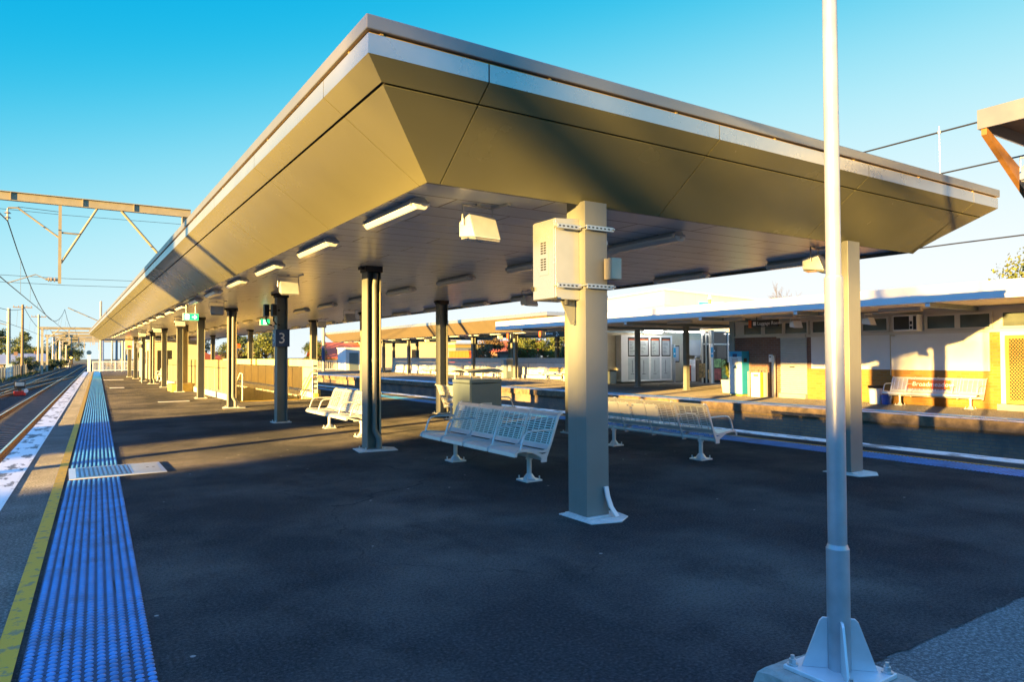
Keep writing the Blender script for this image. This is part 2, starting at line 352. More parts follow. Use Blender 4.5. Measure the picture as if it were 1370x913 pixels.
# raised ragged lip where the new asphalt ends
g=MB(); rr=random.Random(3); pts=[]; x=3.45
while x<11.5:
    pts.append((x,2.0-rr.uniform(.0,.03))); x+=rr.uniform(.03,.12)
poly=[(p[0],p[1],.006) for p in pts]+[(11.5,2.06,.006),(3.45,2.06,.006)]
g.add(poly,[tuple(range(len(poly)))]); struct('pavement_edge',g,M['asphalt'],fix=False)
g=MB(); slant(0,.8,Y0,Y1,0,g); g.quad((11.5,Y0,0),(12.0,Y0,0),(12.0,Y1,0),(11.5,Y1,0)); struct('platform_coping',g,M['coping'])
# body below (walls), overhanging coping nose
g=MB()
g.quad((xe(Y0),Y0,0),(xe(Y1),Y1,0),(xe(Y1),Y1,-.22),(xe(Y0),Y0,-.22)); g.quad((xe(Y0)+.25,Y0,-.22),(xe(Y1)+.25,Y1,-.22),(xe(Y1),Y1,-.22),(xe(Y0),Y0,-.22))
g.quad((xe(Y0)+.25,Y0,-.22),(xe(Y1)+.25,Y1,-.22),(xe(Y1)+.25,Y1,-1.42),(xe(Y0)+.25,Y0,-1.42))
g.quad((12,Y0,0),(12,Y1,0),(12,Y1,-.22),(12,Y0,-.22)); g.quad((11.8,Y0,-.22),(11.8,Y1,-.22),(12,Y1,-.22),(12,Y0,-.22)); g.quad((11.8,Y0,-.22),(11.8,Y1,-.22),(11.8,Y1,-1.42),(11.8,Y0,-1.42))
g.quad((xe(Y1)+.25,Y1,-.0),(11.8,Y1,-.0),(11.8,Y1,-1.42),(xe(Y1)+.25,Y1,-1.42))
struct('platform_wall',g,M['concrete'],fix=False)
g=MB(); slant(.004,.39,Y0,Y1,.004,g); g.quad((11.55,Y0,.004),(11.99,Y0,.004),(11.99,Y1,.004),(11.55,Y1,.004)); struct('edge_paint',g,M['white_worn'])
g=MB(); slant(.36,.40,Y0,Y1,.007,g); struct('white_line',g,M['white_line'])
g=MB(); slant(.795,.9,Y0,Y1,.005,g); g.quad((11.0,Y0,.004),(11.07,Y0,.004),(11.07,Y1,.004),(11.0,Y1,.004)); struct('yellow_line',g,M['yellow_line'])
g=MB(); 
for a,b in ((Y0,10.62),(11.78,Y1)): slant(.93,1.52,a,b,.004,g)
g.quad((10.33,Y0,.004),(10.94,Y0,.004),(10.94,Y1,.004),(10.33,Y1,.004)); struct('tactile_paving_base',g,M['tactile_base'])
def dome(mb,x,y,z,r,h,n):
    o=len(mb.v)
    for rad,hh in ((r,0),(r*.86,h*.6),(r*.5,h)) if n>6 else ((r,0),(r*.55,h)):
        for i in range(n):
            t=2*math.pi*i/n; mb.v.append((x+rad*math.cos(t),y+rad*math.sin(t),z+hh))
    k=3 if n>6 else 2
    for q in range(k-1):
        for i in range(n):
            mb.f.append((o+q*n+i,o+q*n+(i+1)%n,o+(q+1)*n+(i+1)%n,o+(q+1)*n+i)); mb.m.append(0); mb.sm.append(n>6)
    mb.f.append(tuple(o+(k-1)*n+i for i in range(n))); mb.m.append(0); mb.sm.append(n>6)
P=.0545
g=MB(); y=1.2
while y<60:
    if not (10.58<y<11.82):
        for i in range(11): dome(g,xe(y)+.957+i*P,y,.004,.0215,.009,10 if y<9 else 5)
    y+=P if y<30 else P*1.0
struct('tactile_paving',g,M['tactile'],fix=False)
g=MB(); y=2.5
while y<40:
    for i in range(11): dome(g,10.36+i*P,y,.004,.0215,.009,5)
    y+=P
struct('tactile_paving',g,M['tactile'],fix=False)
# far part of the strip, laid smooth where the domes can no longer be told apart
g=MB(); slant(.935,1.515,60,Y1,.008,g); struct('tactile_paving',g,M['tactile_far'])

# far platform
FX=18.4
g=MB(); g.quad((FX,Y0,0),(60,Y0,0),(60,Y1,0),(FX,Y1,0)); struct('station_pavement',g,M['asphalt_far'])
g=MB(); g.box(FX+.06,Y0,-1.42,FX+.3,Y1,-.25); struct('station_platform_wall',g,M['pitwall'])
g=MB(); g.box(FX-.02,Y0,-.25,FX+.5,Y1,-.003); struct('station_platform_coping',g,M['pitcoping'])
g=MB(); g.quad((FX-.015,Y0,.004),(FX+.3,Y0,.004),(FX+.3,Y1,.004),(FX-.015,Y1,.004)); struct('station_edge_paint',g,M['white_worn'])
g=MB(); g.quad((FX+.33,Y0,.004),(FX+.4,Y0,.004),(FX+.4,Y1,.004),(FX+.33,Y1,.004)); struct('station_yellow_line',g,M['yellow_line'])
g=MB(); g.quad((FX+.5,Y0,.004),(FX+1.1,Y0,.004),(FX+1.1,Y1,.004),(FX+.5,Y1,.004)); struct('station_tactile_paving',g,M['tactile_far'])

# railway tracks: rail heads 0.9 below the platform
def rail_profile(mb,cx,y0,y1,sk,zt):
    # foot, web, head as a slanted prism
    for (a,b2,z0,z1,mi) in ((-.065,.065,zt-.17,zt-.145,0),(-.012,.012,zt-.145,zt-.04,0),(-.036,.036,zt-.04,zt-.004,0),(-.03,.03,zt-.004,zt,1)):
        c0=cx+sk*y0; c1=cx+sk*y1
        mb.hexa([(c0+a,y0,z0),(c0+b2,y0,z0),(c1+b2,y1,z0),(c1+a,y1,z0)],[(c0+a,y0,z1),(c0+b2,y0,z1),(c1+b2,y1,z1),(c1+a,y1,z1)],mi)
def track(label,cx,sk,y0,y1,zt=-.9,n=130,name='railway_track'):
    t=thing(name,label,'track',(cx+sk*20,20,zt))
    for sgn in (-1,1):
        m=MB(); rail_profile(m,cx+sgn*.7175,y0,y1,sk,zt); m.move((-(cx+sk*20),-20,-zt)); m.build('rail',[M['rust'],M['railtop']],t)
    m=MB(); y=y0
    while y<min(y1,y0+n):
        c=cx+sk*y; m.box(c-1.22,y-.12,zt-.26,c+1.22,y+.12,zt-.172); y+=.68
    m.move((-(cx+sk*20),-20,-zt)); s=m.build('sleepers',M['sleeper'],t); s['kind']='stuff'
    return t
ex0=xe(0)
track('railway track running right beside the platform with the white painted edge',ex0-1.65,SK,-20,330)
track('second railway track farther from the platform, past the small red ground signal',ex0-5.28,SK,-20,330)
track('railway track in the dark cutting between the two platforms',15.2,0,-20,330)
# crossover joining the two left tracks
t=thing('track_crossover','pair of crossover rails linking the two open tracks beyond the red ground signal','track',(ex0-3.4,75,-.9))
for o in (-.7175,.7175):
    m=MB(); p0=Vector((ex0-5.28+SK*52+o,52,0)); p1=Vector((ex0-1.65+SK*118+o,118,0)); sk=(p1.x-p0.x)/66
    rail_profile(m,p0.x-sk*52,52,118,sk,-.902); m.move((-(ex0-3.4),-75,.9)); m.build('rail',[M['rust'],M['railtop']],t)

# access covers
def flat_cover(label,x0,y0,x1,y1,tac=None,m='white_base'):
    t=thing('access_cover',label,'access cover',((x0+x1)/2,(y0+y1)/2,0)); cx,cy=(x0+x1)/2,(y0+y1)/2
    a=MB(); a.box(x0-cx,y0-cy,.001,x1-cx,y1-cy,.012); a.build('frame',M[m],t)
    if tac:
        b=MB(); n=12; w=(tac[1]-tac[0])/n
        for i in range(n):
            b.box(tac[0]+i*w+.006-cx,y0+.1-cy,.014,tac[0]+(i+.62)*w-cx,y1-.08-cy,.022)
        b.box(tac[0]-cx,y0+.08-cy,.0125,tac[1]-cx,y1-.06-cy,.0145,1)
        b.build('tactile_insert',[M['tactile'],M['signblue']],t)
        c=MB(); c.box(tac[1]+.02-cx,y0+.05-cy,.0125,x1-.05-cx,y1-.05-cy,.017)
        for hx in (x1-.12,x1-.2): c.cyl((hx-cx,0,.017),(hx-cx,0,.019),.02,n=10,mi=1)
        c.build('lid',[M['galv'],M['black']],t)
    return t
flat_cover('pale access cover across the blue tactile strip, ribbed blue on its left half',.05,10.68,1.2,11.72,(.13,.78),'paint_grey')
flat_cover('thin pale cover plate on the sunlit asphalt nearest the column with sun tinted base',2.78,27.2,3.78,27.55)
flat_cover('pale cover plate near the far end of the platform pavement',2.3,56.2,3.5,57.1)
flat_cover('pale plate lying beside the blue tactile strip in mid platform',1.95,41.2,2.6,41.9)
flat_cover('white cover plate on the asphalt right of the column marked 3',6.6,20.7,7.5,21.0)
# ------------------------------------------------------------------ platform canopy
BX0,BX1,BY0,BY1=1.73,11.27,4.46,71.0      # outer band
CX0,CX1,CY0,CY1=2.58,10.42,5.29,70.2      # ceiling fold
ZB0,ZB1,ZC=3.69,3.83,3.08
canopy=thing('platform_canopy','long grey platform canopy with gold sloped soffits on a row of columns','canopy',(6.5,37.,3.4))
OFF=(-6.5,-37.,-3.4)
def cpart(mb,name,mats,**k): mb.move(OFF); return mb.build(name,mats,canopy,**k)
# roof deck / gutter slab and recess
m=MB(); m.box(BX0-.02,BY0-.02,3.85,BX1+.02,BY1+.02,3.955); cpart(m,'roof',M['gutter'],bevel=.008)
m=MB(); m.box(BX0+.03,BY0+.03,ZC+.12,BX1-.03,BY1-.03,3.866)
# body must sit inside the soffit: build as frustum instead
m=MB(); e=.03
m.hexa([(CX0+e,CY0+e,ZC+.07),(CX1-e,CY0+e,ZC+.07),(CX1-e,CY1-e,ZC+.07),(CX0+e,CY1-e,ZC+.07)],[(BX0+e,BY0+e,ZB0+.03),(BX1-e,BY0+e,ZB0+.03),(BX1-e,BY1-e,ZB0+.03),(BX0+e,BY1-e,ZB0+.03)])
m.box(BX0+e,BY0+e,ZB0+.031,BX1-e,BY1-e,3.852)
cpart(m,'core',M['dark_gap'])
m=MB()
for i in range(26):
    yy=BY0+.4+i*2.43
    m.box(BX0+.002,yy-.012,ZB1+.004,BX0+.06,yy+.012,ZB1+.016)
for i in range(7):
    xx=BX0+.1+i*1.45
    m.box(xx-.012,BY0+.002,ZB1+.004,xx+.012,BY0+.06,ZB1+.016)
m.box(BX0+.012,BY0+.012,ZB1+.002,BX1-.012,BY1-.012,ZB1+.012)
cpart(m,'drip_flashing',M['gold'])
G=.006
def slope_pt(f): # fraction down the slope -> (inset, z)
    return f*(CX0-BX0), ZB0+(ZC-ZB0)*f
SEAM=.2
def panel_left(y0,y1,mit0=False,mit1=False):
    m=MB()
    def pt(f,y,mit):
        i,z=slope_pt(f); yy=y
        if mit==-1: yy=BY0+f*(CY0-BY0)
        if mit==1: yy=BY1+f*(CY1-BY1)
        return (BX0+i,yy,z)
    a,b=(-1 if mit0 else 0),(1 if mit1 else 0)
    for f0,f1 in ((0,SEAM-.01),(SEAM+.01,1)):
        q=[pt(f0,y0+G,a),pt(f0,y1-G,b),pt(f1,y1-G,b),pt(f1,y0+G,a)]
        m.add(q,[(0,1,2,3)]); 
        bk=[(x+.012,y,z+.017) for x,y,z in q]; m.add(bk,[(3,2,1,0)])
        for i in range(4): j=(i+1)%4; m.add([q[i],bk[i],bk[j],q[j]],[(0,1,2,3)])
    return m
def panel_front(x0,x1,mit0=False,mit1=False):
    m=MB()
    def pt(f,x,mit):
        i=f*(CY0-BY0); z=ZB0+(ZC-ZB0)*f; xx=x
        if mit==-1: xx=BX0+f*(CX0-BX0)
        if mit==1: xx=BX1+f*(CX1-BX1)
        return (xx,BY0+i,z)
    a,b=(-1 if mit0 else 0),(1 if mit1 else 0)
    for f0,f1 in ((0,SEAM-.01),(SEAM+.01,1)):
        q=[pt(f0,x0+G,a),pt(f0,x1-G,b),pt(f1,x1-G,b),pt(f1,x0+G,a)]
        m.add(q,[(3,2,1,0)]); bk=[(x,y+.012,z+.017) for x,y,z in q]; m.add(bk,[(0,1,2,3)])
        for i in range(4): j=(i+1)%4; m.add([q[i],bk[i],bk[j],q[j]],[(0,1,2,3)])
    return m
ys=[BY0,5.44]+[5.44+2.43*k for k in range(1,27)]+[BY1]
ys=[y for y in ys if y<=BY1-.3]+[BY1]
for i in range(len(ys)-1):
    cpart(panel_left(ys[i],ys[i+1],i==0,i==len(ys)-2),'soffit_panel',M['soffit'])
    m=MB(); m.box(BX0,ys[i]+(G if i else .0205),ZB0,BX0+.02,ys[i+1]-G,ZB1); cpart(m,'fascia_panel',M['alu'])
xs=[BX0,2.7,5.31,7.92,10.53,BX1]
for i in range(5):
    cpart(panel_front(xs[i],xs[i+1],i==0,i==4),'soffit_panel',M['soffit'])
    m=MB(); m.box(xs[i]+(G if i else .0),BY0,ZB0,xs[i+1]-(G if i<4 else 0),BY0+.02,ZB1); cpart(m,'fascia_panel',M['alu'])
# right and far slopes
m=MB(); q=[(BX1,BY0,ZB0),(BX1,BY1,ZB0),(CX1,CY1,ZC),(CX1,CY0,ZC)]; m.quad(*q); m.quad((BX1,BY1,ZB0),(BX0,BY1,ZB0),(CX0,CY1,ZC),(CX1,CY1,ZC)); cpart(m,'soffit_panel',M['soffit'],fix=False)
m=MB(); m.box(BX1-.02,BY0+.021,ZB0,BX1,BY1,ZB1); m.box(BX0+.021,BY1-.02,ZB0,BX1-.021,BY1,ZB1); cpart(m,'fascia_panel',M['alu'])
# ceiling, recessed above the fold with a dark upstand and pale trim angle
zc2=ZC+.055
m=MB(); m.quad((CX0,CY0,zc2),(CX0,CY1,zc2),(CX1,CY1,zc2),(CX1,CY0,zc2)); cpart(m,'ceiling',M['ceiling'],fix=False)
m=MB()
m.box(CX0-.004,CY0-.004,ZC+.001,CX0+.0,CY1,zc2); m.box(CX1,CY0,ZC+.001,CX1+.004,CY1,zc2); m.box(CX0,CY0-.004,ZC+.001,CX1,CY0,zc2)
m.box(CX0,CY0,ZC+.03,CX0+.03,CY1,ZC+.034,1); m.box(CX0+.031,CY0,ZC+.03,CX1,CY0+.03,ZC+.034,1); m.box(CX1-.03,CY0+.031,ZC+.03,CX1,CY1,ZC+.034,1)
cpart(m,'ceiling_trim',[M['black'],M['cream']])
# conduit along the left fold
m=MB(); m.tube([(CX0+.05,17.8,ZC+.02),(CX0+.05,69,ZC+.02)],.016,6)
for k in range(24): m.box(CX0+.02,18.3+k*2.1,ZC-.004,CX0+.085,18.36+k*2.1,ZC+.04)
cpart(m,'conduit',M['cream'])

# ---- H columns
def hsec(m,x,y,z0,z1,w=.25,d=.25,tf=.016,tw=.012,mi=0):
    m.box(x-w/2,y-d/2,z0,x-w/2+tf,y+d/2,z1,mi); m.box(x+w/2-tf,y-d/2,z0,x+w/2,y+d/2,z1,mi); m.box(x-w/2+tf,y-tw/2,z0,x+w/2-tf,y+tw/2,z1,mi)
TOP=ZC+.055
def make_column(pipe):
    t=thing('canopy_column','x','column')
    m=MB(); hsec(m,0,0,.02,TOP); m.build('shaft',M['column'],t)
    m=MB(); m.box(-.21,-.2,.0,.21,.2,.022)
    for sx in (-.16,.16):
        for sy in (-.15,.15): m.cyl((sx,sy,.022),(sx,sy,.06),.012,n=8)
    m.build('base_plate',M['white_base'],t,bevel=.004)
    m=MB(); m.box(-.15,-.14,TOP-.1,.15,.14,TOP-.0); m.box(-.22,-.06,TOP-.06,-.15,.06,TOP-.01); m.build('head_bracket',M['black'],t)
    if pipe:
        m=MB(); px,py=.02,-.085
        m.tube([(px+.03,py,TOP-.12),(px,py,TOP-.32),(px,py,.36)],.045,14); m.tube([(px,py,.42),(px,py,.34),(px+.07,py-.03,.2),(px+.07,py-.03,.0)],.052,14)
        m.cyl((px,py,1.5),(px,py,1.56),.051,n=14)
        m.build('downpipe',M['column'],t)
        m=MB(); m.prism([(-.32,-.26),(.34,-.34),(.42,.02),(.3,.2),(-.24,.26)],.0005,.012,'z'); m.build('grout_pad',M['white_base'],t)
        m=MB(); m.box(.095,-.135,.3,.109,-.125,2.7); m.build('cable_cover',M['cream'],t)
    return t
colP=make_column(True); colH=make_column(False)
cy=[5.3+5.9*k for k in range(12)]
usedP=usedH=False
for side,x in (('left',4.4),('right',8.78)):
    for k in range(1,12):
        if k==11: continue
        y=cy[k]
        pipe=(side=='left' and k in (1,3,7))
        where='left row, over the tactile strip side' if side=='left' else 'right row, nearer the sunken track'
        lab=f'grey steel H column of the {side} row under the canopy, {ORD[k]} from the camera'+(' with a round downpipe' if pipe else '')
        if side=='left' and k==2: lab='dark grey steel H column carrying the blue number 3 sign'
        if side=='right' and k==1: lab='grey steel H column behind the big box column, right of the nearest bench'
        if pipe:
            c=colP if not usedP else dup(colP,(0,0,0)); usedP=True
        else:
            c=colH if not usedH else dup(colH,(0,0,0)); usedH=True
        c.location=(x,y,0); c['label']=lab; c['group']='columns under the platform canopy'

# ---- the two clad end columns
def end_column(x,label,gear):
    t=thing('canopy_column',label,'column',(x,5.29,0),0,'columns under the platform canopy')
    m=MB(); m.box(-.14,-.1,.035,.14,.04,TOP-.03); m.build('shaft',M['column'],t,bevel=.004)
    m=MB(); m.box(-.128,.041,.035,-.112,.2,TOP); m.box(.112,.041,.035,.128,.2,TOP); m.build('rear_flange',M['column'],t)
    m=MB(); m.box(-.16,-.14,.02,.16,.22,.035,0); m.box(-.17,-.2,.0,.17,.25,.02)
    m.prism([(-.2,-.24),(.1,-.33),(.3,-.2),(.34,.02),(.2,.27),(-.2,.27)],.0005,.014,'z')
    m.build('base_plate',M['white_base'],t,bevel=.004)
    if gear:
        m=MB()   # curved white spout at the foot
        pts=[(.09,-.13,.31),(.093,-.15,.22),(.11,-.18,.12),(.155,-.215,.03)]
        for i in range(3):
            a,b=pts[i],pts[i+1]; w=.028
            m.hexa([(a[0]-w,a[1],a[2]),(a[0]+w,a[1]+.01,a[2]),(a[0]+w,a[1]+.03,a[2]),(a[0]-w,a[1]+.02,a[2])],[(b[0]-w,b[1],b[2]),(b[0]+w,b[1]+.01,b[2]),(b[0]+w,b[1]+.03,b[2]),(b[0]-w,b[1]+.02,b[2])])
        m.build('spout',M['white'],t)
        m=MB(); m.prism([(-.33,2.16),(-.141,2.18),(-.141,1.9),(-.2,1.9)],.055,.067,'y'); m.prism([(.141,2.5),(.2,2.5),(.2,2.15),(.141,1.9)],.055,.067,'y')
        for q in (2.13,1.93): m.cyl((-.165,.055,q),(-.165,.05,q),.01,n=8)
        m.build('gusset',M['column'],t)
    return t
end_column(4.36,'big grey box column in the foreground carrying the strapped cabinet',True)
end_column(8.82,'grey box column at the front right, half hidden by the silver pole',False)
# ---- vented cabinet strapped to the end column
t=thing('equipment_cabinet','silver vented equipment cabinet strapped high on the foreground box column','cabinet',(4.1,5.46,2.14))
m=MB(); m.prism([(-.17,.0),(.12,.0),(.12,.8),(-.17,.78)],-.18,.18,'y'); m.build('case',M['cabinet'],t,bevel=.006)
m=MB(); m.box(-.186,-.175,.01,-.171,.175,.77); m.build('door',M['alu'],t,bevel=.004)
m=MB(); m.box(-.192,-.09,.24,-.187,.06,.62)
m.build('vent_plate',M['alu'],t)
m=MB()
for zz in (.29,.45):
    for r_ in range(5):
        for c_ in range(2): m.box(-.195,-.055+c_*.05,zz+r_*.025,-.1925,-.02+c_*.05,zz+r_*.025+.014)
m.build('vent_slots',M['black'],t)
m=MB(); m.box(-.171,-.203,.0,-.165,.183,.02); m.box(-.21,.15,.1,-.187,.165,.14); m.cyl((-.02,-.15,-.05),(-.02,-.15,0),.03,n=10); m.build('gland',M['rubber'],t)
def strut(z,label):
    t=thing('strut_channel',label,'bracket',(4.36,5.1,z),0,'strut channels on the box column')
    for nm,x0,x1,y0 in (('cabinet_rail',-.45,-.16,.12),('column_rail',-.15,.19,.045)):
        m=MB(); m.box(x0,y0,-.021,x1,y0+.012,.021); m.box(x0,y0+.012,-.021,x1,y0+.034,-.018); m.box(x0,y0+.012,.018,x1,y0+.034,.021); 
        n=int((x1-x0)/.05)
        for i in range(n): m.box(x0+.015+i*.05,y0-.0015,-.007,x0+.04+i*.05,y0+.001,.007,1)
        m.build(nm,[M['galv'],M['black']],t)
    m=MB(); m.tube([(-.16,.05,.005),(-.16,.29,.005)],.007,6); m.cyl((-.44,.11,0),(-.44,.2,0),.008,n=6); m.cyl((.18,.02,0),(.18,.36,0),.008,n=6); m.build('threaded_rod',M['galv'],t)
    m=MB(); m.box(.1,.3,-.1,.33,.33,-.06)
    for i in range(3): m.box(.17+i*.05,.298,-.087,.2+i*.05,.3,-.073,1)
    m.build('rear_rail',[M['paint_grey'],M['black']],t)
strut(2.84,'upper slotted steel channel clamping the silver cabinet to the box column')
strut(2.27,'lower slotted steel channel clamping the silver cabinet to the box column')
t=thing('junction_box','small beige junction box on the front right edge of the box column','box',(4.5,5.12,2.34))
m=MB(); m.box(-.06,-.06,0,.07,.05,.21); m.build('case',M['cream'],t,bevel=.006)
m=MB(); m.box(-.055,-.066,.005,.065,-.061,.205); m.build('lid',M['cream'],t)

# ---- ceiling batten lights
def make_batten():
    t=thing('batten_light','x','light')
    z=0
    m=MB(); m.prism([(-.05,.055),(.05,.055),(.085,.02),(.085,.0),(-.085,.0),(-.085,.02)],-.63,.63,'y'); m.build('housing',M['lampbody'],t,bevel=.006)
    m=MB(); m.prism([(-.09,.0),(.09,.0),(.085,-.03),(.05,-.07),(-.05,-.07),(-.085,-.03)],-.655,.655,'y'); m.build('diffuser',M['diffuser'],t,bevel=.012)
    m=MB(); 
    for sy in (-1,1):
        m.box(-.1,sy*.62-.02,-.03,-.088,sy*.62+.02,.02); m.box(.088,sy*.62-.02,-.03,.1,sy*.62+.02,.02)
        m.cyl((0,sy*.657,-.02),(0,sy*.67,-.02),.015,n=8)
    m.build('clip',M['galv'],t)
    return t
bat=make_batten(); first=True
rows=((2.86,'outer row above the tactile strip'),(6.4,'middle row of the ceiling'),(9.88,'row nearest the station building'))
for x,rn in rows:
    for k in range(20):
        y=6.65+2.62*k
        if x>9 and k>14: continue
        o=bat if first else dup(bat,(0,0,0)); first=False
        o.location=(x,y,zc2-.055); o['label']=f'pale batten light in the {rn}, {ORD[k]} from the camera end'; o['group']='batten lights under the platform canopy'

# ---- floodlights hung from the ceiling
def make_flood(body):
    t=thing('floodlight','x','floodlight')
    m=MB()
    m.hexa([(-.13,-.14,-.2),(.17,-.17,-.24),(.17,.17,-.24),(-.13,.14,-.2)],[(-.13,-.14,-.05),(.08,-.17,.0),(.08,.17,.0),(-.13,.14,-.05)]); m.build('housing',body,t,bevel=.012)
    m=MB(); m.hexa([(.06,-.15,-.245),(.165,-.15,-.262),(.165,.15,-.262),(.06,.15,-.245)],[(.06,-.15,-.225),(.165,-.15,-.243),(.165,.15,-.243),(.06,.15,-.225)]); m.box(-.12,-.12,-.225,.05,.12,-.205); m.build('lens',M['lens'],t)
    m=MB(); m.tube([(0,-.19,-.1),(0,-.19,.1),(0,.19,.1),(0,.19,-.1)],.012,6); m.box(-.02,-.02,.1,.02,.02,.13); m.box(-.03,.19,.105,.25,.23,.13); m.build('bracket',M['galv'],t)
    return t
fl=make_flood(M['paint_grey']); first=True
for (x,y,rz,lab) in ((3.49,6.0,-1.45,'bright sunlit floodlight hung from the ceiling beside the box column'),
    (3.5,13.1,-1.6,'grey floodlight hung just above the column with the number 3'),
    (3.48,20.3,-1.6,'ceiling floodlight between the two green exit signs, on the outer row side'),
    (3.6,28.4,-1.6,'small ceiling floodlight above the column that has the sun tinted concrete base'),
    (3.6,36.,-1.6,'distant ceiling floodlight past the column with the sun tinted base'),
    (3.6,43.5,-1.6,'most distant of the floodlights on the tactile strip side of the ceiling'),
    (8.95,5.85,-1.25,'floodlight by the front right column, next to the silver pole'),
    (9.1,13.3,-1.5,'dark floodlight seen left of the silver cabinet, over the track side benches'),
    (7.8,21.8,-1.6,'dark floodlight hung near the middle of the canopy, right of the pipe column'),
    (8.6,27.3,-1.6,'grey floodlight hung above the stair parapet end')):
    o=fl if first else dup(fl,(0,0,0)); first=False
    o.location=(x,y,zc2-.13); o.rotation_euler=(0,0,rz); o['label']=lab; o['group']='floodlights under the platform canopy'

# ---- exit signs
def exit_sign(x,y,label,arrow,w=.36):
    t=thing('exit_sign',label,'exit sign',(x,y,2.72),0,'green exit signs under the canopy')
    m=MB(); m.box(-w/2,-.04,-.1,w/2,.04,.1); m.build('case',M['white'],t,bevel=.004)
    m=MB(); m.box(-w/2+.006,-.045,-.094,w/2-.006,-.041,.094); m.build('face',M['exitgreen'],t)
    m=MB(); bx=-w/2+.05 if arrow else -.05
    m.box(bx,-.048,-.07,bx+.1,-.046,.07)
    m.build('doorway_mark',M['exitwhite'],t)
    m=MB(); m.cyl((bx+.055,-.049,.042),(bx+.055,-.051,.042),.013,n=10); m.tube([(bx+.05,-.05,.025),(bx+.045,-.05,-.015),(bx+.07,-.05,-.05)],.008,5); m.tube([(bx+.045,-.05,-.01),(bx+.02,-.05,-.05)],.007,5); m.tube([(bx+.02,-.05,.0),(bx+.05,-.05,.02),(bx+.08,-.05,.0)],.006,5)
    m.build('running_figure',M['exitgreen'],t)
    if arrow:
        m=MB(); a=.03; m.box(a,-.048,-.012,a+.07,-.046,.012); m.add([(a+.05,-.047,.05),(a+.07,-.047,.05),(a+.125,-.047,0),(a+.07,-.047,-.05),(a+.05,-.047,-.05),(a+.095,-.047,0)],[(0,1,2,5),(5,2,3,4)]); m.build('arrow',M['exitwhite'],t)
    m=MB(); 
    for sx in (-.12,.12): m.cyl((sx,0,.1),(sx,0,zc2-2.72),.008,n=6)
    m.build('hanger',M['galv'],t)
exit_sign(2.93,21.0,'green exit sign with running figure and white right arrow, over the outer row',True,.4)
exit_sign(5.4,23.0,'green exit sign with a running figure only, just left of the number 3 column',False,.3)

# ---- number 3 sign and speakers on its column
cx3,cy3=4.4,5.3+11.8
t=thing('platform_sign','dark blue square sign with a white number 3 wrapped around the column','sign',(cx3,cy3,2.05))
m=MB(); m.box(-.165,-.165,-.21,.165,.165,.21); m.build('panel',M['signblue'],t,bevel=.006)
text('numeral','3',.36,M['letter'],t,(-.02,-.1665,-.125),(R(90),0,0),ax='CENTER')
text('numeral','3',.36,M['letter'],t,(-.1665,0,-.125),(R(90),0,R(-90)),ax='CENTER')
for dx,dy,lab in ((-.2,-.1,'nearer grey horn speaker on top of the number 3 column'),(-.33,.1,'outer grey horn speaker on top of the number 3 column')):
    t=thing('speaker',lab,'speaker',(cx3+dx,cy3+dy,2.72),0,'speakers on the number 3 column')
    m=MB(); m.box(-.06,-.08,-.15,.06,.06,.15); m.build('case',M['bincab'],t,bevel=.015)
    m=MB(); m.box(-.05,-.086,-.13,.05,-.081,.13); m.build('grille',M['black'],t)
    m=MB(); m.tube([(0,0,-.15),(.0,0,-.26),(.05,.0,-.33),(.14,.0,-.36)],.018,7); m.box(.06,-.02,-.02,.12+abs(dx)-.18,.02,.02); m.build('cable',M['rubber'],t)

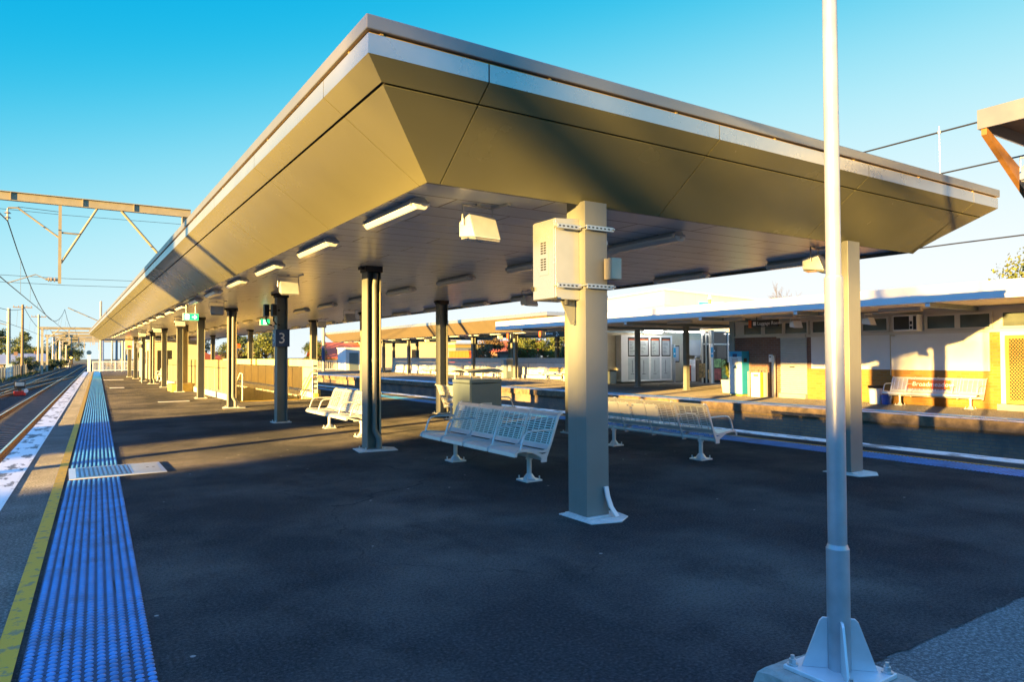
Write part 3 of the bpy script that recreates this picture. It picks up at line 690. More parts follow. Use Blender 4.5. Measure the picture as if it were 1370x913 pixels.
# ------------------------------------------------------------------ perforated steel benches
def bench_profile():
    return [(-.36,.37),(-.355,.41),(-.325,.437),(-.25,.442),(-.12,.428),(.0,.412),(.07,.41),(.12,.43),(.155,.48),(.2,.6),(.25,.74),(.285,.83),(.315,.865),(.35,.872)]
def make_bench(name='perforated_bench',n=4,w=.655,arms=(0,1,3,4),detail=True):
    t=thing(name,'x','bench'); pr=bench_profile(); L=n*w; y0=-L/2
    m=MB(); m.tube([(.06,y0+.02,.325),(.06,-y0-.02,.325)],.034,12); m.build('beam',M['bench'],t)
    for sy in (-1,1):
        m=MB(); yy=sy*(L/2-.32); m.cyl((.06,yy,.07),(.06,yy,.3),.032,n=12); m.cyl((.06,yy,.025),(.06,yy,.09),.085,.04,n=12); m.box(-.06,yy-.12,.0,.18,yy+.12,.022)
        m.cyl((.06,yy,.27),(.06,yy,.36),.045,n=12)
        for ax in (-.035,.155):
            for ay in (-.09,.09): m.cyl((ax,yy+ay,.02),(ax,yy+ay,.065),.009,n=6)
        m.build('pedestal',M['bench'],t)
    for k in range(n+1):
        m=MB(); yy=y0+k*w; hw=.011
        for i in range(len(pr)-1):
            (xa,za),(xb,zb)=pr[i],pr[i+1]; d=Vector((xb-xa,zb-za)).normalized(); nx,nz=-d.y*.016,d.x*.016
            m.hexa([(xa-nx,yy-hw,za-nz),(xb-nx,yy-hw,zb-nz),(xb-nx,yy+hw,zb-nz),(xa-nx,yy+hw,za-nz)],[(xa+nx,yy-hw,za+nz),(xb+nx,yy-hw,zb+nz),(xb+nx,yy+hw,zb+nz),(xa+nx,yy+hw,za+nz)])
        # Y bracket to the beam
        m.prism([(.02,.275),(.1,.275),(.105,.33),(.19,.52),(.165,.53),(.09,.385),(.045,.375),(-.09,.42),(-.13,.412),(.02,.335)],yy-.009,yy+.009,'y')
        m.build('frame',M['bench'],t)
        if k in arms:
            a=MB(); a.tube([(-.29,yy,.435),(-.265,yy,.52),(-.23,yy,.615),(-.19,yy,.655),(-.13,yy,.668),(.0,yy,.67),(.13,yy,.668),(.225,yy,.665)],.014,8); a.build('armrest',M['bench'],t)
    for k in range(n):
        ya,yb=y0+k*w+.014,y0+(k+1)*w-.014
        # seat: longitudinal slats following the profile (rolled front)
        m=MB(); S=pr[0:7]
        for i in range(3):
            (xa,za),(xb,zb)=S[i],S[i+1]; m.hexa([(xa,ya,za-.008),(xb,ya,zb-.008),(xb,yb,zb-.008),(xa,yb,za-.008)],[(xa,ya,za),(xb,ya,zb),(xb,yb,zb),(xa,yb,za)])
        def sp(x):
            for i in range(len(pr)-1):
                if pr[i][0]<=x<=pr[i+1][0]: f=(x-pr[i][0])/(pr[i+1][0]-pr[i][0]); return pr[i][1]+f*(pr[i+1][1]-pr[i][1])
            return .41
        x=-.245
        while x<.085:
            m.hexa([(x,ya,sp(x)-.005),(x+.019,ya,sp(x+.019)-.005),(x+.019,yb,sp(x+.019)-.005),(x,yb,sp(x)-.005)],[(x,ya,sp(x)),(x+.019,ya,sp(x+.019)),(x+.019,yb,sp(x+.019)),(x,yb,sp(x))]); x+=.024
        for q in range(3):
            yy=ya+(q+.5)*(yb-ya)/3; m.box(-.24,yy-.008,.396,.09,yy+.008,.404)
        m.build('seat_panel',M['bench'],t)
        # back: horizontal slats with thin uprights, rolled top
        m=MB(); B=pr[8:12]
        def bp(f):
            f*=(len(B)-1); i=min(int(f),len(B)-2); q=f-i
            return (B[i][0]+q*(B[i+1][0]-B[i][0]),B[i][1]+q*(B[i+1][1]-B[i][1]))
        ns=15
        for i in range(ns):
            xa,za=bp(i/ns); xb,zb=bp((i+.43)/ns)
            m.hexa([(xa,ya,za),(xb,ya,zb),(xb,yb,zb),(xa,yb,za)],[(xa-.006,ya,za+.002),(xb-.006,ya,zb+.002),(xb-.006,yb,zb+.002),(xa-.006,yb,za+.002)])
        for q in range(5):
            yy=ya+(q+.5)*(yb-ya)/5
            for i in range(3):
                (xa,za),(xb,zb)=B[i],B[i+1]; m.hexa([(xa+.002,yy-.007,za),(xb+.002,yy-.007,zb),(xb+.002,yy+.007,zb),(xa+.002,yy+.007,za)],[(xa-.005,yy-.007,za+.002),(xb-.005,yy-.007,zb+.002),(xb-.005,yy+.007,zb+.002),(xa-.005,yy+.007,za+.002)])
        for i in (11,12):
            (xa,za),(xb,zb)=pr[i],pr[i+1]; m.hexa([(xa,ya,za-.007),(xb,ya,zb-.007),(xb,yb,zb-.007),(xa,yb,za-.007)],[(xa,ya,za),(xb,ya,zb),(xb,yb,zb),(xa,yb,za)])
        (xa,za),(xb,zb)=pr[7],pr[8]; m.hexa([(xa,ya,za-.006),(xb,ya,zb-.006),(xb,yb,zb-.006),(xa,yb,za-.006)],[(xa,ya,za),(xb,ya,zb),(xb,yb,zb),(xa,yb,za)])
        m.build('back_panel',M['bench'],t)
    return t
GB='perforated metal benches on the near platform'
b1=make_bench(); b1.location=(4.92,8.27,0); b1['label']='nearest perforated metal bench, left of the box column and facing the open tracks'; b1['group']=GB
dup(b1,(4.88,14.1,0),0,'perforated metal bench half hidden by the downpipe column, in patchy sunlight',GB)
dup(b1,(8.2,8.25,0),math.pi,'perforated metal bench seen from behind, right of the box column facing the sunken track',GB)
dup(b1,(8.2,14.35,0),math.pi,'perforated metal bench mostly hidden behind the grey bin cabinet',GB)
# pale backing panels on the bench seen from behind
t=thing('bench_sign','pale blank sign panel fixed across two seat backs of the bench seen from behind','sign',(7.967,8.6,.68))
m=MB()
for ya in (-.62,.04):
    m.hexa([(.04,ya,-.14),(.06,ya,-.14),(.06,ya+.58,-.14),(.04,ya+.58,-.14)],[(-.045,ya,.12),(-.025,ya,.12),(-.025,ya+.58,.12),(-.045,ya+.58,.12)])
m.build('panel',M['white_panel'],t)
for ya in (-.6,-.07,.06,.59):
    for z,x in ((-.1,.027),(.08,-.033)): m=MB(); m.cyl((x-.015,ya,z),(x+.01,ya,z),.014,n=8); m.build('bolt',M['galv'],t)

# ---- bin cabinet
t=thing('litter_bin','grey cabinet litter bin with a curved lid raised on four posts, behind the nearest bench','bin',(7.35,12.7,0))
m=MB(); m.box(-.37,-.4,.04,.37,.4,1.02); m.box(-.34,-.37,.0,.34,.37,.04); m.build('body',M['bincab'],t,bevel=.012)
m=MB(); m.box(-.375,-.405,1.03,.375,.405,1.1); m.build('rim',M['bincab'],t,bevel=.01)
m=MB(); m.box(-.385,-.412,.04,-.36,-.385,1.1); m.build('edge_trim',M['cream'],t)
for sx in (-.33,.33):
    for sy in (-.36,.36): m=MB(); m.cyl((sx,sy,1.1),(sx,sy,1.28),.012,n=8); m.build('lid_post',M['white'],t)
m=MB(); pr=[]
for i in range(9):
    u=-.4+i*.1; pr.append((u,1.32-.055*(abs(u)/.4)**2.2))
poly=pr+[(u,z-.018) for u,z in reversed(pr)]
m.prism(poly,-.43,.43,'x'); m.build('lid',M['offwhite'],t)
m=MB(); m.box(-.373,-.15,.45,-.3705,.1,.62); m.box(.0-.1,-.403,.42,.13,-.4005,.62); m.build('notice',M['white'],t)

# ---- foreground pole
t=thing('lamp_pole','tall silver stepped pole with welded fins bolted to a chipped concrete footing','pole',(3.04,1.89,0))
m=MB(); m.cyl((0,0,.13),(0,0,.69),.051,n=32); m.cyl((0,0,.685),(0,0,.71),.051,.043,n=32,cap=False,smooth=False); m.build('sleeve',M['pole'],t)
m=MB(); m.cyl((0,0,.69),(0,0,1.96),.042,n=32); m.cyl((0,0,1.955),(0,0,1.97),.042,.035,n=32,cap=False,smooth=False); m.cyl((0,0,1.96),(0,0,5.6),.034,.03,n=28); m.build('shaft',M['pole'],t)
m=MB(); m.tube([(0,0,5.55),(-.3,.1,5.8),(-.7,.25,5.86)],.025,8); m.build('arm',M['paint_grey'],t)
m=MB(); m.prism([(-1.05,-.08),(-.65,-.11),(-.65,.11),(-1.05,.08)],5.82,5.92,'z'); m.turn(-.34,(-.68,0,0)); m.move((0,.24,0)); m.build('lamp_head',M['lampbody'],t,bevel=.02)
m=MB(); m.box(-.175,-.175,.108,.175,.175,.13); m.build('base_plate',M['paint_grey'],t,bevel=.004)
for k in range(4):
    m=MB(); m.prism([(.05,.13),(.165,.13),(.085,.35),(.07,.365),(.05,.365)],-.006,.006,'y'); m.turn(R(45)+k*R(90)); m.build('fin',M['paint_grey'],t,bevel=.002)
for k in range(4):
    a=k*R(90); bx,by=.145*(1 if k in(0,3) else -1),.145*(1 if k<2 else -1)
    m=MB(); m.cyl((bx,by,.13),(bx,by,.137),.026,n=20); m.cyl((bx,by,.137),(bx,by,.158),.017,n=6,smooth=False); m.cyl((bx,by,.158),(bx,by,.176),.009,n=10); m.build('bolt',M['galv'],t)
m=MB(); rr=random.Random(5); poly=[]
for cx_,cy_ in ((-.29,-.27),(.26,-.28),(.27,.25),(-.27,.27)):
    poly.append((cx_,cy_))
ring=[]
for i in range(4):
    a,b=poly[i],poly[(i+1)%4]
    for q in range(9):
        f=q/9; ring.append((a[0]+(b[0]-a[0])*f+rr.uniform(-.012,.012),a[1]+(b[1]-a[1])*f+rr.uniform(-.012,.012)))
n=len(ring); lo=[(x*1.03,y*1.03,.0) for x,y in ring]; hi=[(x*.95,y*.95,.09+rr.uniform(-.006,.004)) for x,y in ring]; tp=[(x*.86,y*.86,.108) for x,y in ring]
m.add(lo+hi+tp,[(i,(i+1)%n,n+(i+1)%n,n+i) for i in range(n)]+[(n+i,n+(i+1)%n,2*n+(i+1)%n,2*n+i) for i in range(n)]+[tuple(range(2*n,3*n))])
m.build('footing',M['concbase'],t)
# ------------------------------------------------------------------ subway stairs with parapets
g=MB(); g.box(HX0-.02,HY0-.2,-4.2,HX0,HY1,-.02); g.box(HX1,HY0-.2,-4.2,HX1+.02,HY1,-.02); g.quad((HX0,HY1,-4.2),(HX1,HY1,-4.2),(HX1,HY1,-.01),(HX0,HY1,-.01)); g.quad((HX0,HY0+10,-4.2),(HX1,HY0+10,-4.2),(HX1,HY1,-4.2),(HX0,HY1,-4.2))
struct('stair_well',g,M['concrete'],fix=False)
t=thing('staircase','concrete stairs with a yellow top nosing going down from the platform','stairs',(6.6,25.9,0))
m=MB(); n=24
for i in range(n): m.box(-1.34,i*.3+.02,-4.2,1.38,i*.3+.34,-.17*(i+1))
m.build('steps',M['concrete'],t)
m=MB(); m.box(-1.35,-.09,-.17,1.4,.02,.012); m.build('nosing',M['kerbyellow'],t)
def parapet(label,x,y0,y1,side,matp,h=1.48):
    t=thing('parapet',label,'parapet',(x,y0,0)); L=y1-y0; n=int(L/1.5)
    w=L/n
    for i in range(n):
        m=MB(); m.box(-.03,i*w+.012,.3,.03,(i+1)*w-.012,h-.32); m.box(-.034,i*w+.012,h-.3,.034,(i+1)*w-.012,h)
        m.build('panel',matp,t)
    m=MB(); m.box(-.028,.0,h-.322,.028,L,h-.3,0); m.build('joint_strip',M['black'],t)
    for i in range(n+1): m=MB(); m.box(-.045 if side<0 else .03,i*w-.03,.24,-.031 if side<0 else .045,i*w+.03,h-.33); m.build('post',M['cream'],t)
    m=MB(); m.box(-.12,.05,0,.12,L,.22); m.build('kerb',M['white_base'],t)
    m=MB(); m.box(-.125,-.28,0,.125,.049,.3); m.build('end_block',M['blocksungold'],t,bevel=.02)
    for i in range(n):
        for q in (.25,.75): m=MB(); m.box(-.09,(i+q)*w-.05,.22,.09,(i+q)*w+.05,.3); m.build('shoe',M['galv'],t)
    return t
parapet('white panelled parapet on the near left side of the stairs',5.12,27.,45.,-1,M['parapet_sheet'])
parapet('cream panelled parapet on the far side of the stairs, seen from inside',8.12,26.5,45.,-1,M['parapet_in'])
t=thing('handrail','twin steel handrail sloping down into the stairs','handrail',(7.9,26.,0))
for dz in (.95,.72):
    m=MB(); m.tube([(0,-.3,dz+.12),(0,.3,dz+.05),(0,7.,dz-4.0)],.021,8); m.build('rail',M['rust'] if dz<.9 else M['mast'],t)
for y in (0.1,1.5,3.,4.5): m=MB(); m.cyl((0,y,-.17*int(y/.3+.5)-.05),(0,y,.98-.57*y),.02,n=8); m.build('post',M['galv'],t)
t=thing('handrail','short white handrail standing beside the top step next to the left parapet','handrail',(5.4,26.6,0))
m=MB(); m.tube([(0,-.3,0),(0,-.3,.98),(0,.1,1.),(0,5.,-1.8)],.022,8); m.build('rail',M['white'],t)
t=thing('information_panel','narrow white board with rows of dark marks on the end of the far parapet','sign',(8.03,26.3,.7))
m=MB(); m.box(-.14,-.2,-.5,.06,-.17,.75); m.build('board',M['white'],t)
m=MB()
for i in range(6): m.box(-.11,-.204,-.35+i*.17,.03,-.2005,-.28+i*.17)
m.build('marks',M['ink'],t)

# gantry mast base and its sun-gold painted concrete block belong to the near gantry (below)
# shed at the far end of the platform
t=thing('platform_shed','cream block shed with a dark doorway near the far end of the platform','shed',(6.6,60.,0))
m=MB(); m.box(-1.5,-4,0,2.,4,2.75); m.build('wall',M['blockwork'],t)
m=MB(); m.box(-1.7,-4.2,2.75,2.2,4.2,2.9); m.build('roof',M['fascia'],t)
m=MB(); m.box(-1.53,-3.5,0,-1.501,-2.5,2.1); m.box(-1.0,-4.03,.0,-.1,-4.001,2.1); m.build('door',M['black'],t)
m=MB(); m.box(-1.53,-1.5,1.1,-1.501,.5,2.0); m.build('window',M['glass'],t)
dup(b1,(5.2,51.2,0),0,'distant metal bench beside the columns far along the platform',GB)
# end fence
def picket(label,x0,x1,y,z,h=1.15,name='picket_fence',step=.13,m_='white',along='x'):
    t=thing(name,label,'fence',(x0,y,z)); L=x1-x0
    m=MB(); m.box(0,-.02,.12,L,.02,.18); m.box(0,-.02,h-.1,L,.02,h-.04); m.build('rail',M[m_],t)
    m=MB(); k=0
    q=.02
    while q<L: m.box(q-.014,-.014,.06,q+.014,.014,h-.04); q+=step
    m.build('baluster',M[m_],t)
    q=0
    while q<=L+.01: m=MB(); m.box(q-.04,-.04,0,q+.04,.04,h); m.build('post',M[m_],t); q+=2.2
    if along=='y': t.rotation_euler=(0,0,R(90))
    return t
picket('white baluster fence closing the far end of the platform',2.6,11.4,90.6,0,1.2)
t=thing('mirror_pole','thin blue grey pole with a small square screen among the distant columns','pole',(4.05,49,0))
m=MB(); m.cyl((0,0,0),(0,0,2.6),.05,n=10); m.build('shaft',M['bincab'],t)
m=MB(); m.box(-.5,-.03,2.5,.02,.03,2.56); m.box(-.3,-.1,2.2,-.05,.1,2.45); m.build('screen',M['galv'],t)
t=thing('signal_lamp','round red lamp hanging under the far end of the canopy','lamp',(4.2,62,2.5))
m=MB(); m.cyl((0,-.06,-.05),(0,.06,-.05),.12,n=16); m.build('lens',M['redlit'],t)
m=MB(); m.box(-.25,.06,-.25,.25,.2,.6); m.build('case',M['cream'],t)

# ------------------------------------------------------------------ overhead line structures
t=thing('overhead_gantry','nearest overhead line gantry, brown steel beam with a braced drop post','gantry',(4.76,36.,0))
G0=Vector((4.76,36.,0))
def gp(mb,name,mm): mb.move((-G0.x,-G0.y,0)); return mb.build(name,mm,t)
m=MB(); yb=36.
m.box(-9.3,yb-.1,8.30,5.0,yb+.1,8.325); m.box(-9.3,yb-.1,8.655,5.0,yb+.1,8.68); m.box(-9.3,yb-.008,8.325,5.0,yb+.008,8.655)
for x in (-5,-2,.6,2.6): m.box(x-.012,yb-.09,8.325,x+.012,yb+.09,8.655)
gp(m,'beam',M['gantry'])
for x in (4.76,-9.1):
    m=MB(); hsec(m,x,yb,-1.3 if x<0 else 0,8.3,.3,.3,.02,.014); gp(m,'mast',M['gantry'])
m=MB(); m.tube([(2.1,yb,8.3),(4.65,yb,5.2)],.06,6); m.tube([(-6.5,yb,8.3),(-9.,yb,5.2)],.06,6); gp(m,'brace',M['gantry'])
m=MB(); m.box(-.3,yb-.06,4.85,-.18,yb+.06,8.3); gp(m,'drop_post',M['gantry'])
m=MB(); m.tube([(1.15,yb,8.3),(-.2,yb,5.75)],.05,6); m.tube([(-.2,yb,7.1),(.5,yb,7.08)],.04,6); gp(m,'drop_brace',M['gantry'])
m=MB(); m.tube([(-.25,yb,6.85),(-1.75,yb,8.02),(-2.1,yb,7.98)],.04,6); gp(m,'cantilever',M['gantry']); m=MB(); m.tube([(-.25,yb,5.0),(-.75,yb,5.02)],.05,6); m.tube([(-.75,yb,5.02),(-1.1,yb,5.2),(-2.08,yb,4.78)],.02,6); gp(m,'cantilever',M['gantry'])
m=MB(); m.tube([(-.25,yb,8.0),(-1.75,yb,8.06)],.012,5); gp(m,'chain',M['wire'])
m=MB()
for z in (7.55,7.75): m.cyl((-2.1,yb,z),(-2.1,yb,z+.06),.13,.06,n=12)
m.cyl((-2.1,yb,7.4),(-2.1,yb,7.95),.03,n=8)
gp(m,'insulator',M['porcelain']); m=MB()
for x in (-.45,-.58,-.66): m.cyl((x,yb,5.015),(x+.05,yb,5.015),.1,n=10)
gp(m,'insulator',M['porcelain'])
m=MB(); m.box(4.1,34.95,0,5.4,36.5,.36); gp(m,'footing',M['blocksungold'])

# simple far gantries
def far_gantry(y,xl,xr,zt,label,zb=-1.2,drops=(),thin=.21):
    t=thing('overhead_gantry',label,'gantry',(xl,y,zb),0,'far overhead line gantries')
    m=MB(); m.box(-.4,-.12,zt-zb-thin,xr-xl+.4,.12,zt-zb+thin); m.build('beam',M['gantry'],t)
    for x in (0,xr-xl):
        m=MB(); m.box(x-.17,-.17,0,x+.17,.17,zt-zb); m.build('mast',M['mast'],t)
    m=MB(); m.tube([(2.4,0,zt-zb-.2),(.1,0,zt-zb-2.4)],.08,5)
    for d in drops: m.box(d-xl-.08,-.08,zt-zb-2.8,d-xl+.08,.08,zt-zb)
    m.build('brace',M['mast'],t)
    return t
for i,(y,xl,xr,zt,d,lab) in enumerate(((140,-3.3,11,6.6,(.5,4),'far gantry with the longest pale beam just left of the canopy tip'),
    (185,-2.2,13,7.3,(2.5,),'second far gantry, its beam just below the nearest far one'),
    (230,-1.4,15,8.0,(3,7),'third far gantry in the haze of masts over the tracks'),
    (290,-.2,17,8.6,(4,),'fourth far gantry over the distant tracks'),
    (350,1.5,19,9.2,(5,9),'most distant gantry straddling the tracks'),(162,-3,12,5.9,(1,6),'low far gantry between the first and the second pale beams'),(205,-2,14,6.4,(4,8),'low far gantry behind the second pale beam'),(260,-.8,16,6.8,(5,9),'low far gantry near the signal with the amber light'))):
    far_gantry(y,xl,xr,zt,lab,drops=d)
def mast(label,x,y,zb,zt,r,arm=None,mm='mast',name='line_mast',cross=False):
    t=thing(name,label,'mast',(x,y,zb),0,'masts along the open tracks')
    m=MB(); m.cyl((0,0,0),(0,0,zt-zb),r,r*.75,n=8); m.build('shaft',M[mm],t)
    if arm:
        m=MB(); m.tube([(0,0,arm[0]-zb),(arm[1],0,arm[0]-zb+arm[2])],.06,5)
        if len(arm)>3: m.tube([(0,0,arm[0]-zb-arm[3]),(arm[1]*.9,0,arm[0]-zb-arm[3])],.05,5)
        m.build('arm',M['gantry'],t)
    if cross:
        m=MB(); m.box(-1.2,-.06,zt-zb-.5,1.2,.06,zt-zb-.36)
        for q in (-1.1,-.5,.5,1.1): m.cyl((q,0,zt-zb-.36),(q,0,zt-zb-.15),.05,n=6)
        m.build('crossarm',M['wood'],t)
    return t
mast('thick grey steel mast at the left edge above the fence',-6.45,115,-1.2,8.3,.28,(6.,-3.2,.9,1.6))
mast('tall wooden power pole with a short crossarm left of the tracks',-5.5,128,-1.2,9.7,.22,None,'wood','power_pole',True)
mast('slim grey pole with a crossarm between the wooden pole and the far gantry',-4.35,160,-1.2,9.9,.26,None,'mast','power_pole',True)
mast('white topped mast in front of the bushes by the far gantry',-2.3,190,-1.2,6.,.35,(5.,2.6,.9),'white')
mast('pale mast in the row of masts beside the distant tracks, near the tall trees',-1.2,215,-1.2,6.,.3,(4.6,2.8,.9),'white')
mast('short yellow based mast closest to the distant signal',.2,240,-1.2,5.4,.3,(4.2,2.8,.8),'mast')
mast('dark tall mast rising behind the far tip of the canopy roof',3.5,95,-1.2,8.3,.15,(5.8,-3.3,1.6))
mast('pale thick mast behind the white baluster fence at the platform end',3.7,97.5,-1.2,6.,.3,None,'white')
for i,(x,y,zt) in enumerate(((6.5,120,5),(8.5,140,6.),(7.4,150,5.),(10.5,165,6.5))):
    mast(['blue grey mast seen through the far end of the canopy, leftmost of four','second mast seen under the far end of the canopy','third and shortest mast seen under the far end of the canopy','rightmost mast seen under the far end of the canopy'][i],x,y,-1.2,zt,.2,None,'bincab')
# wires
def wire(mb,pts,r): mb.tube(pts,r,5)
def cat_pts(a,b,sag,n=14):
    a=Vector(a); b=Vector(b); out=[]
    for i in range(n+1):
        f=i/n; p=a.lerp(b,f); p.z-=4*sag*f*(1-f); out.append(p)
    return out
def overhead(label,spans,r=.02,drop=5.5):
    t=thing('overhead_wire',label,'overhead wire',(0,0,0))
    mc,mk,md=MB(),MB(),MB()
    for (ca,cb,sag,ka,kb) in spans:
        P_=cat_pts(ca,cb,sag); wire(mc,P_,r*1.2); wire(mk,[ka,kb],r)
        L=(Vector(kb)-Vector(ka)).length; n=max(2,int(L/drop))
        for i in range(1,n):
            f=i/n; p=Vector(ca).lerp(Vector(cb),f); p.z-=4*sag*f*(1-f); q=Vector(ka).lerp(Vector(kb),f); md.cyl(p,q,r*.45,n=4,cap=False)
    mc.build('catenary_wire',M['wire'],t,fix=False); mk.build('contact_wire',M['wire'],t,fix=False); md.build('dropper',M['wire'],t,fix=False)
overhead('overhead line with droppers sagging above the track beside the platform',[
    ((-2.1,36,7.42),(-.1,95,7.2),2.6,(-2.07,36,4.77),(-.3,95,4.95)),
    ((-3.6,-24,7.4),(-2.1,36,7.42),1.1,(-3.9,-24,4.8),(-2.07,36,4.77)),
    ((-.1,95,7.2),(1.4,140,6.9),1.2,(-.3,95,4.95),(1.2,140,4.9)),((1.4,140,6.4),(4.,230,7),1.6,(1.2,140,4.9),(4,230,5))])
overhead('overhead line above the second track at the far left',[
    ((-6.2,36,7.42),(-3.9,95,7.2),1.5,(-6.2,36,4.77),(-4,95,4.9)),((-3.9,95,7.2),(-2.2,140,6.6),1.2,(-4,95,4.9),(-2.4,140,4.9)),((-2.2,140,6.4),(.5,230,7),1.6,(-2.4,140,4.9),(.5,230,5))],.022,7)
t=thing('overhead_wire','pair of wires with one dropper rod over the sunken track, above the canopy corner','overhead wire',(15.2,7.06,0))
m=MB(); m.tube([(0,-20,6.32),(0,0,6.2),(0,20,6.05)],.018,6); m.build('catenary_wire',M['wire'],t)
m=MB(); m.tube([(0,-20,5.55),(0,0,5.33),(0,20,5.3)],.016,6); m.build('contact_wire',M['wire'],t)
m=MB(); m.cyl((0,0,5.3),(0,0,6.32),.012,n=6); m.cyl((0,0,6.17),(0,0,6.23),.035,n=8); m.build('dropper',M['galv'],t)
t=thing('power_line','thin dark cable low over the far roof on the right','wire',(15.6,7,0))
m=MB(); m.tube([(0,-25,3.84),(0,0,3.9),(.3,9,3.9)],.014,6); m.build('cable',M['wire'],t)
for i,(y,zs,lab) in enumerate(((118,(24.5,23.),'two faint high power lines crossing the sky at left'),(122,(14.2,13.2),'two lower faint power lines crossing the sky at left'))):
    t=thing('power_line',lab,'wire',(0,y,0)); m=MB()
    for z in zs: m.tube([(-60,0,z),(0,0,z-.8),(60,0,z)],.03,4)
    m.build('cable',M['wire'],t)
# ------------------------------------------------------------------ station building across the sunken track
WX=22.2; kf=WX/21.9
def yy(v): return v*kf
t=thing('station_building','low brick station building across the track with a long white fascia','station building',(WX,12,0))
B0=(-WX,-12,0)
def bp_(mb,name,mm,parent=None,**k): mb.move(B0); return mb.build(name,mm,parent or t,**k)
yl=18.0
m=MB(); m.box(WX,15.95,0,WX+.25,yl,2.25,1); m.box(WX,8.8,0,WX+.25,14.85,1.08,0); m.box(WX,8.8,1.081,WX+.25,9.06,2.25,0); m.box(WX,-6,0,WX+.25,7.4,2.25,0); m.box(WX,14.69,1.081,WX+.25,14.85,2.25,1)
bp_(m,'brick_wall',[M['brick'],M['brickred']])
m=MB(); m.box(WX+.26,-6,0,WX+6,yl,2.96); m.box(WX+.001,-6,2.3,WX+.259,-0.5,2.96); m.box(WX+.02,-.5,2.3,WX+.259,yl,2.96); bp_(m,'wall',M['offwhite'])
m=MB(); m.box(WX-.02,9.07,1.085,WX+.2,11.87,2.2); m.box(WX-.02,11.89,1.085,WX+.2,14.68,2.2); bp_(m,'wall_panel',M['white_panel'])
m=MB(); m.box(WX-.05,7.3,2.2,WX+.1,14.85,2.298); m.box(WX-.08,14.86,2.2,WX+.12,16.05,2.3); m.box(WX-.05,16.06,2.25,WX+.1,yl,2.298); bp_(m,'head_trim',M['offwhite'])
m=MB(); m.cyl((WX-.03,11.88,.9),(WX-.03,11.88,2.3),.015,n=6); m.box(WX-.08,11.74,2.16,WX-.03,11.84,2.2); bp_(m,'conduit',M['cream'])
wins=[(17.3,16.52),(16.36,15.62),(15.5,14.63),(14.4,13.75),(13.65,12.75),(12.6,11.82),(10.6,9.83),(9.69,8.92),(8.6,7.3),(7.0,5.6),(5.2,3.8)]
for a,b in wins:
    a,b=yy(a),yy(b)
    m=MB(); 
    m.box(WX-.045,b-.07,2.31,WX+.03,a+.07,2.36); m.box(WX-.045,b-.07,2.74,WX+.03,a+.07,2.8); m.box(WX-.045,b-.07,2.361,WX+.03,b,2.739); m.box(WX-.045,a,2.361,WX+.03,a+.07,2.739)
    f=bp_(m,'window',M['offwhite'])
    m=MB(); m.box(WX-.01,b,2.361,WX+.018,a,2.739); bp_(m,'pane',M['highglass'],f)
# roller shutter
m=MB()
for i in range(27): 
    z=.16+i*.076; m.prism([(WX+.02,z),(WX-.005,z+.015),(WX-.005,z+.06),(WX+.02,z+.075)],14.87,15.94,'y')
m.box(WX+.021,14.87,.16,WX+.1,15.94,2.2); sh=bp_(m,'roller_shutter',M['shutter'])
m=MB(); m.box(WX-.03,15.35,1.12,WX-.006,15.55,1.15); bp_(m,'handle',M['black'],sh)
m=MB(); m.box(WX-.12,14.86,0,WX+.2,15.95,.159); bp_(m,'door_step',M['concrete'])
m=MB(); m.box(WX-.3,7.35,0,WX+.2,8.79,.17); bp_(m,'door_step',M['concrete'])
# security door
m=MB(); m.box(WX-.03,8.68,.171,WX+.05,8.79,2.2); m.box(WX-.03,7.41,.171,WX+.05,7.5,2.2); m.box(WX-.03,7.501,2.1,WX+.05,8.679,2.2); bp_(m,'door_frame',M['white'])
m=MB(); 
m.box(WX-.025,7.51,.18,WX+.02,7.6,2.09); m.box(WX-.025,8.58,.18,WX+.02,8.67,2.09); m.box(WX-.025,7.601,.18,WX+.02,8.579,.28); m.box(WX-.025,7.601,2.0,WX+.02,8.579,2.09)
s=.075
k=-26
def seg(c,d):
    # line z = c + d*(y) clipped to rectangle
    ya,yb,za,zb=7.6,8.58,.28,2.0; pts=[]
    y_a,y_b=ya,yb
    z1=c+d*(y_a-ya); z2=c+d*(y_b-ya)
    lo,hi=(z1,z2) if d>0 else (z2,z1)
    f=lambda z: y_a+(z-c)/d
    yA=max(ya,min(f(za),f(zb))); yB=min(yb,max(f(za),f(zb)))
    if yB-yA<.02: return
    m.tube([(WX-.005,yA,c+d*(yA-ya)),(WX-.005,yB,c+d*(yB-ya))],.009,4)
for i in range(-20,40):
    seg(.28+i*.1,1.3); seg(.28+i*.1,-1.3)
d=bp_(m,'security_door',M['gold'])
m=MB(); m.box(WX+.06,7.5,.17,WX+.1,8.68,2.1); bp_(m,'door_leaf',M['black'])
# roof, fascia, soffit beams
FA=19.4
m=MB(); m.box(FA,-8,2.972,FA+.04,31.5,3.42); bp_(m,'fascia',M['fascia'])
m=MB(); m.box(FA+.041,-8,3.1,WX+7,31.5,3.40); m.box(FA+.041,-8,2.975,FA+.2,31.5,3.099); bp_(m,'roof',M['fascia'])
m=MB(); m.box(FA+.201,-8,2.97,WX+7,31.5,3.0); bp_(m,'soffit',M['ceilfar'])
for y in (5.5,9.4,13.4,17.3,21.3,25.2,29.):
    m=MB(); m.box(FA+.05,y-.06,2.85,WX+(0 if y<18 else 6),y+.06,2.969); m.box(FA+.03,y-.06,2.86,FA+.049,y+.06,2.95,1); bp_(m,'beam',[M['timber'] if 0 else M['bincab'],M['paint_grey']])
m=MB(); m.box(WX+5.8,18.1,0,WX+12,18.4,3.0); m.box(WX-.02,yl,0,WX+.3,yl+.25,2.96); bp_(m,'side_wall',M['bincab'])
